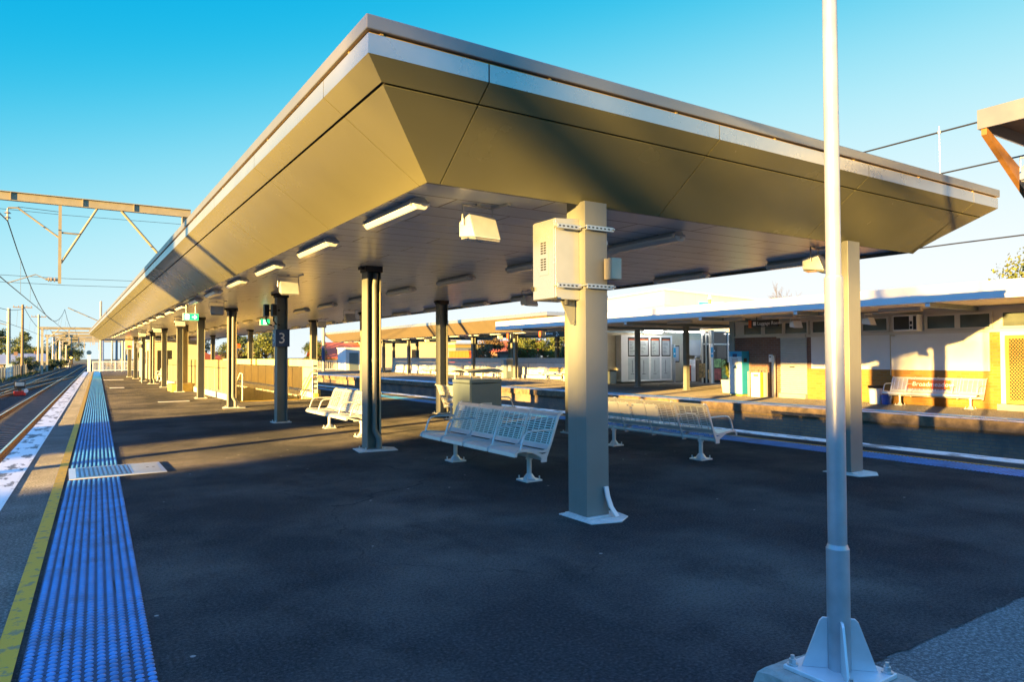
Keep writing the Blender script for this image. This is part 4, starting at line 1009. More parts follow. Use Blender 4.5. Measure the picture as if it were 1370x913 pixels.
# end wall of the concourse
m=MB(); m.box(22.6,29.3,0,38,29.5,3.0); m.box(31.6,29.0,1.55,34.2,29.29,2.5,1); bp_(m,'back_wall',[M['cream'],M['offwhite']])
# concourse ceiling light strips
for i,(x,y) in enumerate(((26.2,26.5),(27.8,26.5),(29.4,26.5),(31.5,26.8),(33.0,24.),(27.9,28.3),(34.5,25.))):
    q=thing('ceiling_light',f'lit fluorescent strip on the concourse ceiling, {ORD[i]} from the timetable boards','light',(x,y,2.9),0,'lit strips in the concourse')
    m=MB(); m.box(-.7,-.06,-.02,.7,.06,.06); m.build('housing',M['white'],q)
    m=MB(); m.cyl((-.68,0,-.045),(.68,0,-.045),.028,n=8); m.build('tube',M['tube'],q)
# eaves battens of the building
eb=None
for i,(x,y) in enumerate(((20.9,10.9),(20.7,12.9),(20.8,15.0),(20.7,17.0),(20.6,19.4),(20.7,22.2),(20.8,25.),(20.8,28.))):
    if eb is None:
        eb=thing('eaves_light','x','light'); m=MB(); m.box(-.07,-.62,-.09,.07,.62,.0); m.build('housing',M['lampbody'],eb,bevel=.01)
        m=MB(); m.box(-.075,-.64,-.12,.075,.64,-.091); m.build('diffuser',M['ceilfar'],eb,bevel=.01); o=eb
    else: o=dup(eb,(0,0,0))
    o.location=(x,y,2.965); o['label']=f'unlit batten under the station building eaves, {ORD[i]} from the right'; o['group']='unlit battens under the station eaves'
for i,(x,y) in enumerate(((20.6,14.2),(20.7,11.75))):
    o=dup(fl,(x,y,2.72),-1.9 if i==0 else -1.57,['pale floodlight under the eaves above the roller shutter','cream floodlight under the eaves above the white wall panels'][i],'floodlights under the station eaves')
# air conditioner
q=thing('air_conditioner','cream window air conditioner with a dark grille between the high windows','air conditioner',(WX-.25,11.25,2.3))
m=MB(); m.box(-.1,-.37,0,.3,.37,.5); m.build('case',M['white'],q,bevel=.012)
m=MB(); m.box(-.108,-.13,.05,-.1005,.34,.46); m.build('grille',M['black'],q)
m=MB(); m.box(-.108,-.34,.04,-.1005,-.25,.46); m.box(-.108,-.22,.06,-.1005,-.15,.15); m.box(-.108,-.22,.2,-.1005,-.15,.3); m.build('controls',M['black'],q)
# luggage room sign
q=thing('hanging_sign','black hanging sign with an orange end reading Luggage Room','sign',(21.2,15.9,2.72))
m=MB(); m.box(-.05,-.6,-.13,.05,.5,.13); m.build('panel',M['signblack'],q)
m=MB(); m.box(-.055,.5,-.135,.055,.63,.135); m.build('end_cap',M['signorange'],q)
text('lettering','Luggage Room',.17,M['letter'],q,(-.053,.24,-.055),(R(90),0,R(-90)))
m=MB(); m.box(-.056,.3,-.07,-.051,.42,.07); m.build('symbol',M['letter'],q)
m=MB(); m.cyl((0,-.3,.13),(0,-.3,.25),.015,n=6); m.cyl((0,.3,.13),(0,.3,.25),.015,n=6); m.build('hanger',M['black'],q)
# platform bench with station name
bf=make_bench(); bf.location=(21.62,10.36,0); bf['label']='metal bench against the brick wall under the white panels, with the orange name board'; bf['group']='benches on the station platform'
q=thing('name_board','orange station name board reading Broadmeadow on the bench against the brick wall','sign',(21.83,10.56,.67))
m=MB(); m.hexa([(-.075,-.6,-.13),(-.055,-.6,-.13),(-.055,.6,-.13),(-.075,.6,-.13)],[(.0,-.6,.13),(.02,-.6,.13),(.02,.6,.13),(.0,.6,.13)]); m.build('panel',M['signorange'],q)
text('lettering','Broadmeadow',.2,M['letter'],q,(-.066,.46,-.06),(R(74),0,R(-90)))
# bins by the bench
q=thing('rubbish_bin','white round rubbish bin with a dark rim left of the wall bench','bin',(21.75,12.15,0))
m=MB(); m.cyl((0,0,0),(0,0,.5),.17,.2,n=18); m.build('drum',M['white'],q)
m=MB(); m.cyl((0,0,.5),(0,0,.58),.22,.23,n=18); m.build('rim',M['black'],q)
q=thing('bucket','blue plastic bucket on the pavement under the end of the wall bench','bucket',(21.75,11.8,0))
m=MB(); m.cyl((0,0,0),(0,0,.3),.13,.16,n=16); m.build('pail',M['bucket'],q); m=MB(); m.tube([(0,-.15,.29),(0,-.17,.2),(-.12,0,.14),(0,.17,.2),(0,.15,.29)],.008,5); m.build('handle',M['galv'],q)
# vending machine, ticket kiosk, bollards, intercom
q=thing('ticket_machine','tall bright blue ticket machine with a pale front beside the brick wall','ticket machine',(22.0,17.64,0))
m=MB(); m.box(-.22,-.3,.06,.25,.32,1.72); m.build('case',M['vblue'],q,bevel=.012)
m=MB(); m.box(-.235,-.285,.1,-.2205,.305,1.52); m.build('front',M['vpale'],q)
m=MB(); m.box(-.242,-.12,1.2,-.236,.16,1.45); m.build('screen',M['pgrey'],q)
m=MB(); m.add([(-.244,.0,1.22),(-.244,-.1,1.06),(-.244,.1,1.06)],[(0,1,2)]); m.box(-.246,-.08,1.5,-.2355,.12,1.62); m.build('emblem',M['signblue'],q)
m=MB(); m.box(-.18,-.24,0,.2,.26,.059); m.build('plinth',M['kerbyellow'],q)
m=MB(); m.box(-.12,-.315,1.3,.05,-.301,1.45); m.build('socket',M['black'],q)
q=thing('ticket_reader','low white cabinet with yellow edges in front of the brick wall','cabinet',(21.85,16.6,0))
m=MB(); m.box(-.2,-.22,.0,.2,.24,.92); m.build('case',M['white'],q,bevel=.01)
m=MB(); m.box(-.208,-.225,.0,-.15,-.17,.925); m.box(-.15,-.228,.0,-.1,-.221,.925); m.build('edge_strip',M['kerbyellow'],q)
m=MB(); m.cyl((0,.05,.92),(0,.05,1.02),.015,n=6); m.cyl((0,-.1,.92),(0,-.1,1.0),.015,n=6); m.box(-.203,-.1,.78,-.2005,.12,.84); m.build('controls',M['black'],q)
for i,(x,y,lab) in enumerate(((21.95,17.14,'short grey bollard post right of the blue ticket machine'),(22.0,16.1,'slim steel post beside the roller shutter'))):
    q=thing('guard_post',lab,'post',(x,y,0)); m=MB(); m.box(-.045,-.05,0,.045,.05,.95+i*.6); m.build('shaft',M['galv'],q); m=MB(); m.box(-.06,-.065,0,.06,.065,.012); m.build('foot',M['kerbyellow'],q)
q=thing('wall_phone','small white intercom on the red brick beside the roller shutter','intercom',(WX-.06,16.32,1.45))
m=MB(); m.box(-.03,-.07,-.14,.06,.07,.14); m.build('case',M['white'],q,bevel=.01); m=MB(); m.cyl((-.035,0,.05),(-.031,0,.05),.03,n=10); m.tube([(-.0,0,-.14),(0,0,-1.2)],.01,5); m.build('speaker',M['black'],q)
# concourse posts
ps=None
for i,(x,y,lab) in enumerate(((23.97,25.4,'square grey post standing in front of the timetable boards'),(23.66,21.9,'square grey post right of the timetable boards, its foot in sunlight'),(30.2,26.1,'grey post in the depth of the concourse by the shop window'),(22.33,17.08,'dark post under the hanging luggage sign'))):
    q=thing('concourse_post',lab,'post',(x,y,0),0,'posts of the station concourse'); s=.1 if i<3 else .06
    m=MB(); m.box(-s,-s,0,s,s,2.97); m.build('shaft',M['column'],q); m=MB(); m.box(-s-.04,-s-.04,0,s+.04,s+.04,.012); m.build('base_plate',M['galv'],q)
# timetable cabinet: four bays on the concourse end wall
q=thing('timetable_cabinet','tall white cabinet of four timetable screens above pale printed panels','notice board',(28.2,29.1,0))
m=MB(); m.box(-2.25,-.3,.1,1.75,.15,2.72); m.build('case',M['white'],q)
m=MB()
for i in range(4):
    x0=-1.75+i*.87; m.box(x0,-.32,1.5,x0+.72,-.3005,2.6)
m.build('screen_frame',M['black'],q)
m=MB()
for i in range(4):
    x0=-1.75+i*.87; m.box(x0+.06,-.325,1.58,x0+.64,-.321,2.42)
m.build('screen',M['pgrey'],q)
m=MB()
for i in range(4):
    x0=-1.75+i*.87; m.box(x0+.06,-.326,2.43,x0+.64,-.321,2.5)
m.build('screen_header',M['signorange'],q)
m=MB()
for i in range(4):
    x0=-1.75+i*.87; m.box(x0,-.31,.2,x0+.72,-.3005,1.44)
m.build('printed_panel',M['pgrey'],q)
m=MB(); rr=random.Random(11)
for i in range(4):
    x0=-1.75+i*.87
    for k in range(9): m.box(x0+.1,-.328,1.66+k*.08,x0+.1+rr.uniform(.15,.4),-.3255,1.685+k*.08)
    m.box(x0+.3,-.315,.35+rr.uniform(0,.3),x0+.33,-.3105,1.3); m.box(x0+.2,-.315,.5,x0+.45,-.3105,.53)
m.build('printed_marks',M['ink'],q)
# things right of the boards
q=thing('poster_frame','framed pale poster on the cream wall right of the timetable boards','poster',(30.55,29.2,1.65)); m=MB(); m.box(-.36,-.05,-.5,.36,.05,.5); m.build('frame',M['black'],q); m=MB(); m.box(-.3,-.058,-.43,.3,-.051,.43); m.build('sheet',M['pgrey'],q)
for i,(x,y,lab) in enumerate(((29.95,28.7,'steel help point post with a blue panel, left of the pale poster'),(30.05,26.,'steel help point post with a blue panel by the shop window'))):
    q=thing('help_point',lab,'help point',(x,y,0),0,'help points'); m=MB(); m.box(-.07,-.07,0,.07,.07,2.2); m.build('post',M['galv'],q); m=MB(); m.box(-.1,-.078,1.45,.1,-.0705,2.0); m.build('panel',M['vblue'],q)
    m=MB(); m.cyl((0,-.08,1.65),(0,-.0785,1.65),.05,n=12); m.build('disc',M['letter'],q)
q=thing('drink_cooler','white drink cooler beside the brown bin in the concourse','cooler',(31.2,28.6,0)); m=MB(); m.box(-.2,-.3,0,.16,.3,1.3); m.build('case',M['white'],q,bevel=.02); m=MB(); m.box(-.5,-.3,.05,-.24,-.25,1.0); m.build('banner',M['poster1'],q)
q=thing('waste_bin','brown waste bin with a notice and a bent handle in the concourse','bin',(31.75,28.5,0)); m=MB(); m.box(-.3,-.3,0,.33,.3,1.28); m.build('body',M['wood'],q,bevel=.02); m=MB(); m.tube([(-.25,0,1.28),(-.2,0,1.48),(.23,0,1.48),(.28,0,1.28)],.025,6); m.build('handle',M['galv'],q); m=MB(); m.box(-.1,-.31,.75,.1,-.301,1.0); m.build('notice',M['white'],q)
q=thing('shop_front','shop window wall with white frames, posters and a dark menu board','shop front',(30.3,26.6,0))
m=MB(); m.box(-.3,0,.0,4.2,.06,2.9); m.build('glazing',M['glass'],q)
for x in (-.3,.0,1.85,3.0):
    m=MB(); m.box(x-.045,-.05,0,x+.045,-.001,2.9); m.build('mullion',M['offwhite'],q)
m=MB(); m.box(-.25,-.045,2.15,4.2,-.0015,2.23); m.build('transom',M['offwhite'],q)
m=MB(); m.box(.1,-.09,1.4,.85,-.06,2.1); bb=m.build('menu_board',M['signblack'],q)
m=MB()
for k in range(4): m.box(.2,-.095,1.5+k*.14,.5+.08*(k%3),-.0905,1.56+k*.14)
m.build('menu_lettering',M['letter'],q)
for i,(x0,x1,z0,z1,c) in enumerate(((-.6,-.12,.3,1.1,'poster3'),(.1,.55,.2,.75,'poster3'),(.6,1.2,.15,.8,'poster1'),(.6,1.2,.85,1.35,'poster2'),(1.25,1.7,.2,1.3,'poster2'))):
    m=MB(); m.box(x0,-.07,z0,x1,-.06,z1); m.build('poster',M[c],q)
q=thing('pot_plant','leafy yellow green plant in a cream square planter behind the ticket machine','plant',(23.2,19.1,0))
m=MB(); m.hexa([(-.2,-.2,0),(.2,-.2,0),(.2,.2,0),(-.2,.2,0)],[(-.25,-.25,.55),(.25,-.25,.55),(.25,.25,.55),(-.25,.25,.55)]); m.build('planter',M['offwhite'],q)
m=MB(); rr=random.Random(2)
for i in range(60):
    a=rr.uniform(0,6.28); l=rr.uniform(.3,.65); up=rr.uniform(.25,.9); dx,dy=math.cos(a),math.sin(a); w=.035
    p0=(0,0,.55); p1=(dx*l*.4,dy*l*.4,.55+up); p2=(dx*l,dy*l,.55+up*.75)
    m.add([(p0[0]-dy*w*.3,p0[1]+dx*w*.3,p0[2]),(p0[0]+dy*w*.3,p0[1]-dx*w*.3,p0[2]),(p1[0]+dy*w,p1[1]-dx*w,p1[2]),(p1[0]-dy*w,p1[1]+dx*w,p1[2]),p2],[(0,1,2,3),(3,2,4)])
m.build('leaves',M['leaf2'],q,fix=False)
q=thing('planter_box','dark low bin against the wall left of the timetable cabinet','bin',(25.3,29.,0)); m=MB(); m.box(-.25,-.25,0,.25,.25,.7); m.build('body',M['bincab'],q,bevel=.02); m=MB(); m.box(-.27,-.27,.7,.27,.27,.76); m.build('lid',M['black'],q)
# pit wall notices
q=thing('wall_plate','small white plate on the dark wall of the sunken track, lower right','plate',(FX+.05,6.4,-.72)); m=MB(); m.box(-.012,-.06,-.1,.006,.06,.1); m.build('plate',M['white'],q); m=MB(); m.box(-.0145,-.04,.0,-.0125,.04,.06); m.build('mark',M['pgrey'],q)
q=thing('wall_marker','round white marker ring on the dark wall of the sunken track beside the plate','plate',(FX+.05,5.9,-.85)); m=MB(); m.cyl((-.02,0,0),(.006,0,0),.07,n=14); m.build('disc',M['white'],q); m=MB(); m.cyl((-.024,0,0),(-.0205,0,0),.025,n=10); m.build('hub',M['red'],q)

# canopy corner at upper right (roof of the footbridge stair, carried by a post out of view)
t=thing('stair_roof','grey roof corner with orange timber brackets high at the right edge','roof',(12.3,2.54,5.21)); t.scale=(.634,.634,.634)
m=MB(); m.box(0,-8,0,.05,4.1,.49); m.box(.051,4.05,0,5,4.1,.49); m.build('fascia',M['gutter'],t)
m=MB(); m.box(.051,-8,.38,5,4.049,.46); m.build('roof_sheet',M['gutter'],t)
m=MB(); m.box(.06,-8,.3,5,4.04,.379); m.build('lining',M['wood'],t)
for y in (4.0,2.4,.4,-2.):
    m=MB(); m.prism([(.06,.02),(.06,-.16),(3.0,-1.75),(3.1,-1.75),(3.1,-1.2)],y-.09,y+.04,'y'); m.build('bracket',M['timber'],t)
m=MB(); m.box(-.9,-7,-8.2,-.6,-6.7,.1); m.box(-.9,-6.95,.1,5.,-6.75,.3); m.build('post',M['gantry'],t)
o=dup(fl,(12.95,4.6,4.62),-2.3,'floodlight under the grey roof corner at the right edge','floodlights on the stair roof'); o.scale=(1.1,1.1,1.1)
# ------------------------------------------------------------------ second canopy beyond the concourse
t=thing('far_canopy','far platform canopy with a tan sloped soffit, beyond the white fascia of the station building','canopy',(26.5,53,3.15))
O2=(-26.5,-53,-3.15)
def c2(mb,name,mm,**k): mb.move(O2); return mb.build(name,mm,t,**k)
ax0,ax1,ay0,ay1=23.6,32.5,32.6,74.; bx0,bx1,by0,by1=24.4,31.7,33.4,73.2
m=MB(); m.box(ax0,ay0,3.95,ax1,ay1,4.17); c2(m,'fascia',M['alu'],bevel=.01)
m=MB(); m.quad((ax0,ay0,3.95),(ax0,ay1,3.95),(bx0,by1,3.15),(bx0,by0,3.15)); m.quad((ax0,ay0,3.95),(bx0,by0,3.15),(bx1,by0,3.15),(ax1,ay0,3.95)); m.quad((ax1,ay0,3.95),(bx1,by0,3.15),(bx1,by1,3.15),(ax1,ay1,3.95)); m.quad((ax0,ay1,3.95),(ax1,ay1,3.95),(bx1,by1,3.15),(bx0,by1,3.15)); c2(m,'soffit',M['tan'],fix=False)
m=MB(); m.quad((bx0,by0,3.17),(bx0,by1,3.17),(bx1,by1,3.17),(bx1,by0,3.17)); c2(m,'ceiling',M['ceiling'],fix=False)
m=MB()
for y in (36,44,52,60,68): m.box(bx0+1.2,y-.1,2.95,bx1,y+.1,3.169)
c2(m,'beam',M['bincab'])
n=0
for x,rn in ((26.2,'front'),(29.8,'rear')):
    for k in range(7):
        y=34+5.9*k
        o=dup(colH,(x,y,0)); o['label']=f'column of the {rn} row under the far canopy, {ORD[k]} from the station building'; o['group']='columns under the far canopy'
first=True
for x,rn in ((25.,'front'),(28.,'rear')):
    for k in range(13):
        o=dup(bat,(x,34.6+3.*k,3.11)); o['label']=f'batten light in the {rn} row under the far canopy, {ORD[k]} from the station building'; o['group']='batten lights under the far canopy'
for i,y in enumerate((40.5,52.,63.)):
    o=dup(fl,(25.3,y,3.0),-1.5,f'sunlit floodlight by a front column of the far canopy, {ORD[i]} from the station building','floodlights under the far canopy')
q=thing('parapet_screen','pale parapet wall topped by a strip of glass behind the benches of the far canopy','parapet',(27.4,34,0))
for i in range(10):
    m=MB(); m.box(-.05,i*3.+.03,.25,.05,(i+1)*3.-.03,1.05); m.build('panel',M['parapet'],q)
m=MB(); m.box(-.02,0,1.07,.02,30,1.42); m.build('glass_strip',M['pgrey'],q)
m=MB(); m.box(-.14,0,0,.14,30,.22); m.build('kerb',M['white_base'],q)
for i,y in enumerate((36.2,42.4,46.5,50.5,55.)):
    o=dup(bf,(26.75,y,0)); o['label']=f'sunlit metal bench before the glass topped parapet, {ORD[i]} from the station building'; o['group']='benches before the far parapet'
q=thing('name_board','yellow orange board on the nearest bench before the glass topped parapet','sign',(26.95,36.2,.67)); m=MB(); m.hexa([(-.075,-.7,-.13),(-.055,-.7,-.13),(-.055,.7,-.13),(-.075,.7,-.13)],[(0,-.7,.13),(.02,-.7,.13),(.02,.7,.13),(0,.7,.13)]); m.build('panel',M['gold'],q)
q=thing('litter_bin','tall grey bin cabinet with a white notice beside a far canopy column','bin',(26.1,40.7,0)); m=MB(); m.box(-.35,-.3,0,.35,.4,1.3); m.build('body',M['bincab'],q,bevel=.02); m=MB(); m.box(-.36,.05,.0,-.351,.38,1.28); m.build('side',M['cream'],q); m=MB(); m.box(-.2,-.31,.5,.05,-.301,.95); m.build('notice',M['white'],q); m=MB(); m.box(-.4,-.35,1.32,.4,.45,1.38); m.build('lid',M['offwhite'],q)
q=thing('hanging_sign','small black hanging sign with an orange end and a white 1','sign',(24.6,38.,2.88),R(0)); 
m=MB(); m.box(-.04,-.42,-.17,.04,.28,.17); m.build('panel',M['signblack'],q); m=MB(); m.box(-.045,.28,-.18,.045,.45,.18); m.build('end_cap',M['signorange'],q)
text('lettering','1',.34,M['letter'],q,(-.043,-.0,-.12),(R(90),0,R(-90)),ax='CENTER'); m=MB(); m.cyl((0,0,.17),(0,0,.28),.015,n=6); m.build('hanger',M['black'],q)
q=thing('hanging_sign','wide black hanging sign with an orange end reading Platforms 2-','sign',(24.,32.4,2.85))
m=MB(); m.box(-.05,-1.5,-.19,.05,1.3,.19); m.build('panel',M['signblack'],q); m=MB(); m.box(-.055,1.3,-.2,.055,1.5,.2); m.build('end_cap',M['signorange'],q)
text('lettering','Platforms',.2,M['letter'],q,(-.053,.85,-.03),(R(90),0,R(-90))); text('numeral','2-',.4,M['letter'],q,(-.053,-.2,-.13),(R(90),0,R(-90)))
m=MB(); m.cyl((0,.6,.19),(0,.6,.32),.015,n=6); m.cyl((0,-.6,.19),(0,-.6,.32),.015,n=6); m.build('hanger',M['black'],q)
picket('white picket fence at the far end of the station platform beneath the red roofed house',21.6,26.6,77.,0,1.15,step=.2)
q=thing('platform_hut','small white hut with a blue grey door at the far end of the station platform','hut',(28.2,78.,0)); m=MB(); m.box(-1.2,-1.4,0,1.2,1.4,2.5); m.build('wall',M['white'],q); m=MB(); m.box(-1.3,-1.5,2.5,1.3,1.5,2.62); m.build('roof',M['fascia'],q); m=MB(); m.box(-.8,-1.42,0,.3,-1.401,2.0); m.build('door',M['bincab'],q)
q=thing('line_mast','tall grey mast with a blue middle in front of the red roofed house','mast',(23.4,73.5,0)); m=MB(); m.cyl((0,0,0),(0,0,5.2),.17,n=12); m.build('shaft',M['mast'],q); m=MB(); m.cyl((0,0,1.0),(0,0,2.5),.176,n=12); m.build('band',M['signblue'],q)
q=thing('tan_building','low tan building with a bright eave behind the far parapet','building',(47,106,0))
m=MB(); m.box(-7,-6,-1,7,6,4.1); m.build('wall',M['cream'],q); m=MB(); m.box(-7.6,-6.6,4.1,7.6,6.6,4.5); m.build('roof',M['fascia'],q); m=MB(); m.box(-1,-6.04,0,.2,-6.001,2.6); m.build('door',M['black'],q)
q=thing('grey_shed','dark grey corrugated shed with a tan band behind the far canopy','shed',(51.5,94,0))
m=MB(); m.box(-2.5,-3,-1,2.5,3,2.8); m.build('wall',M['bincab'],q); m=MB(); m.box(-2.55,-3.05,2.8,2.55,3.05,3.3); m.build('band',M['gold'],q); m=MB(); m.box(-2.8,-3.3,3.3,2.8,3.3,3.5); m.build('roof',M['blueroof'],q)
q=thing('orange_container','bright orange container standing beyond the far parapet','container',(48,86,0)); m=MB()
for i in range(12): m.box(-1.2+(.03 if i%2 else 0),-3+i*.5,-.4,1.2-(.03 if i%2 else 0),-3+(i+1)*.5,2.2)
m.build('body',M['signorange'],q); m=MB(); m.box(-1.25,-3.05,2.2,1.25,3.05,2.3); m.build('roof',M['signorange'],q)

# tall pale building behind the station
q=thing('pale_building','pale panelled building with a blue window rising behind the station roof','building',(30.1,28.0,0),R(-12))
m=MB(); m.hexa([(0,0,0),(9,0,0),(9,7,0),(0,7,0)],[(0,0,5.55),(9,0,4.95),(9,7,4.95),(0,7,5.55)]); m.move((0,2.,0)); m.build('wall',M['blockx'],q)
m=MB(); m.hexa([(-.1,1.9,5.55),(9.1,1.9,4.95),(9.1,9.1,4.95),(-.1,9.1,5.55)],[(-.1,1.9,5.62),(9.1,1.9,5.02),(9.1,9.1,5.02),(-.1,9.1,5.62)]); m.build('roof',M['white'],q)
m=MB(); 
for a in (2.5,3.45): m.box(a,1.97,4.2,a+.9,1.999,4.85)
m.build('window',M['vblue'],q)
m=MB(); m.box(2.44,1.96,4.15,4.41,1.995,4.199); m.box(2.44,1.96,4.851,4.41,1.995,4.9); m.box(3.41,1.96,4.2,3.44,1.995,4.85); m.build('window_frame',M['white'],q)
q=thing('vent_cowl','tiny white and amber vent cowl on the station roof','vent',(26.3,22.8,3.4)); m=MB(); m.cyl((0,0,0),(0,0,.9),.06,n=10); m.build('pipe',M['gold'],q); m=MB(); m.cyl((0,0,.9),(0,0,1.15),.1,.04,n=10); m.build('cap',M['white'],q)

# ------------------------------------------------------------------ trees, houses, left side
def leaf_cloud(seed,w,h,n,size,base=.35,nclump=14,low=.8):
    rr=random.Random(seed); m=MB(); cl=[]
    for i in range(nclump):
        a=rr.uniform(0,6.28); q=math.sqrt(rr.random()); zz=rr.uniform(base,1)
        prof=math.sin(min(1,max(.08,(zz-base)/(1-base)*.85+.12))*math.pi)**.6
        cl.append((math.cos(a)*q*w*.5*prof,math.sin(a)*q*w*.5*prof,zz*h,rr.uniform(.14,.27)*w))
    for i in range(n):
        c=cl[i%nclump]; d=Vector((rr.gauss(0,1),rr.gauss(0,1),rr.gauss(0,.75))).normalized()*c[3]*rr.uniform(.45,1.08)
        p=Vector(c[:3])+d; p.z=max(h*base*low,p.z)
        nrm=(d.normalized()+Vector((rr.gauss(0,.6),rr.gauss(0,.6),rr.gauss(0,.6)))).normalized()
        u=nrm.orthogonal().normalized(); v=nrm.cross(u); an=rr.uniform(0,6.28); uu=u*math.cos(an)+v*math.sin(an); vv=nrm.cross(uu); s=size*rr.uniform(.6,1.4)
        m.add([p-uu*s,p-vv*s*.55,p+uu*s,p+vv*s*.55],[(0,1,2,3)])
    return m,cl
def make_tree(seed,leaf,w=1.,h=1.5,n=3600,size=.03,base=.3,nclump=16):
    t=thing('tree','x','tree')
    m,cl=leaf_cloud(seed,w,h,n,size,base,nclump); m.build('crown',leaf,t,fix=False)
    m=MB(); m.tube([(0,0,-.05),(.02*w,0,h*.25),(-.01*w,.02*w,h*.5),(0,0,h*.8)],[.05*w,.038*w,.026*w,.008*w],8)
    for c in cl[:9]: m.tube([(0,0,h*(base+.08)),(c[0]*.5,c[1]*.5,(h*(base+.1)+c[2])*.5),(c[0],c[1],c[2])],[.022*w,.014*w,.005*w],5)
    m.build('trunk',M['bark'],t); return t
TV=[make_tree(1,M['leaf1'],1.0,1.35),make_tree(2,M['leaf2'],1.05,1.2),make_tree(3,M['leaf3'],1.,1.2),make_tree(4,M['leafd'],1.,1.0,3600,.03,.12),make_tree(9,M['leaf1'],1.,1.9,3600,.029,.4,12)]
used=[False]*5
def tree(v,x,y,z,s,label,rz=0,sz=1.,group='trees'):
    if not used[v]: o=TV[v]; used[v]=True
    else: o=dup(TV[v],(0,0,0))
    o.location=(x,y,z); o.rotation_euler=(0,0,rz); o.scale=(s,s,s*sz); o['label']=label; o['group']=group; return o
GL='trees beyond the left fence'
tree(0,-13.,180,-1.4,8.,'broad green tree at the far left edge above the fence',0,.8,GL)
tree(4,-9.0,205,-1.4,6.5,'tall loose tree behind the two left masts',1,.75,GL)
tree(1,-8.2,225,-1.4,8.5,'yellow green tree between the wooden pole and the slim pole',2,.62,GL)
tree(1,-5.,245,-1.4,8,'olive tree right of the slim power pole',.7,.6,GL)
tree(0,-2.3,270,-1.4,8.5,'green tree just left of the white topped mast',.2,.75,GL)
tree(4,.8,285,-1.4,8,'tall dark yellow tree behind the pale masts near the signal',2.2,.75,GL)
tree(3,-6.4,145,-1.4,3.6,'dark rounded shrub at the foot of the left masts',.3,.8,GL)
tree(0,-5.3,148,-1.4,2.8,'bright green bush in front of the blue grey roof',1.3,.8,GL)
tree(3,-2.2,175,-1.4,3.,'dark bush between the slim pole and the far gantry mast',1.9,.8,GL)
tree(1,-.9,200,-1.3,3.5,'pale scrub on the bank beside the curve of the rails',1.9,.6,GL)
tree(1,2.2,330,-1.4,7,'yellow bush at the distant end of the tracks',.9,.8,GL)
GR='trees seen under the canopy'
for i,(v,x,y,s,sz) in enumerate(((0,11.5,120,5.,1),(1,14.5,125,6,1),(4,18.5,128,6.,.9),(0,23.5,118,5.,.9),(1,26.5,112,5.5,1.),(4,29.5,120,6,1.05),(0,32,104,4.,.9),(3,37,96,3.6,.6),(1,44,120,7,.8),(0,52,122,6.5,.8))):
    tree(v,x,y,-1.2,s,['green tree leftmost under the canopy behind the end columns','yellow green tree behind the pale shed at the canopy end','loose tall tree right of the cream shed','low green tree left of the number 3 column','yellowish tree just right of the pipe column, beyond the parapet','tall dark tree directly left of the number 3 sign','small leafy tree directly right of the number 3 column','dark clipped hedge below the red tiled roof','pale green tree above the red tiled roof','green tree right of the red tiled roof'][i],i*1.3,sz,GR)
for i,(v,x,y,s,sz) in enumerate(((2,45.2,75,3.8,1),(1,49.6,75,3.4,1.25),(2,52.,77,4.,1.),(1,53.2,74,3.9,1.1),(3,56.5,76,3.6,1.1),(0,60,79,4.4,.9))):
    tree(v,x,y,-.6,s,['autumn orange tree left of the middle far column','round yellow green tree between the far columns','rust brown tree right of the round yellow one','light yellow tree under the Platforms sign','dark green tree right below the Platforms sign','olive tree behind the dark one at the concourse'][i],i*2.1,sz,'trees beyond the far canopy')
t=thing('tree','large olive green tree above the station roof at the right edge','tree',(62,18.6,-.5),.6,'trees')
m,cl=leaf_cloud(31,9.,10.3,9000,.15,.42,26); m.build('crown',M['leaf2'],t,fix=False)
m=MB(); m.tube([(0,0,0),(.2,0,3),(0,.2,6.),(0,0,9.)],[.35,.28,.2,.06],8)
for c in cl[:16]: m.tube([(0,0,4.2),(c[0]*.5,c[1]*.5,(5.+c[2])*.5),(c[0],c[1],c[2])],[.16,.1,.04],5)
m.build('trunk',M['bark'],t)
t=thing('bare_tree','leafless thin tree behind the silver pole above the station roof','tree',(66,46.5,0)); m=MB(); rr=random.Random(8)
def br(p,d,l,r,k):
    q=p+d*l; m.tube([p,q],[r,r*.65],4,cap=False)
    if k:
        for i in range(3): br(p+d*l*rr.uniform(.6,1),(d+Vector((rr.gauss(0,.45),rr.gauss(0,.45),rr.gauss(0,.25)))).normalized(),l*rr.uniform(.6,.8),r*.6,k-1)
br(Vector((0,0,0)),Vector((0,0,1)),3.6,.13,5); m.build('branches',M['bark'],t,fix=False)
def house(label,x,y,z,w,d,hw,hr,roof,wall,rz=0):
    t=thing('house',label,'house',(x,y,z),rz,'houses beyond the railway')
    m=MB(); m.box(-w/2,-d/2,0,w/2,d/2,hw); m.prism([(-d/2,hw),(d/2,hw),(0,hw+hr-.1)],-w/2,w/2,'x'); m.build('wall',wall,t)
    m=MB(); e=.4; m.prism([(-d/2-e,hw-.15),(0,hw+hr),(0,hw+hr+.15),(-d/2-e,hw)],-w/2-e,w/2+e,'x'); m.prism([(d/2+e,hw-.15),(d/2+e,hw),(0.0,hw+hr+.15),(0.0,hw+hr)],-w/2-e,w/2+e,'x'); r=m.build('roof',roof,t)
    m=MB(); m.box(w*.2,-.3,hw+hr-.5,w*.2+.6,.3,hw+hr+.7); m.build('chimney',M['brickred'],r)
    for wx in (-w*.3,w*.05,w*.32):
        m=MB(); m.box(wx-.6,-d/2-.04,.9,wx+.6,-d/2-.001,2.); m.build('window',M['glass'],t)
    m=MB(); m.box(-w*.12-.45,-d/2-.04,0,-w*.12+.45,-d/2-.001,2.); m.build('door',M['wood'],t)
    return t
house('house with a blue grey roof behind the left fence',-9.6,165,-1.4,6.,7,1.9,1.6,M['blueroof'],M['render'])
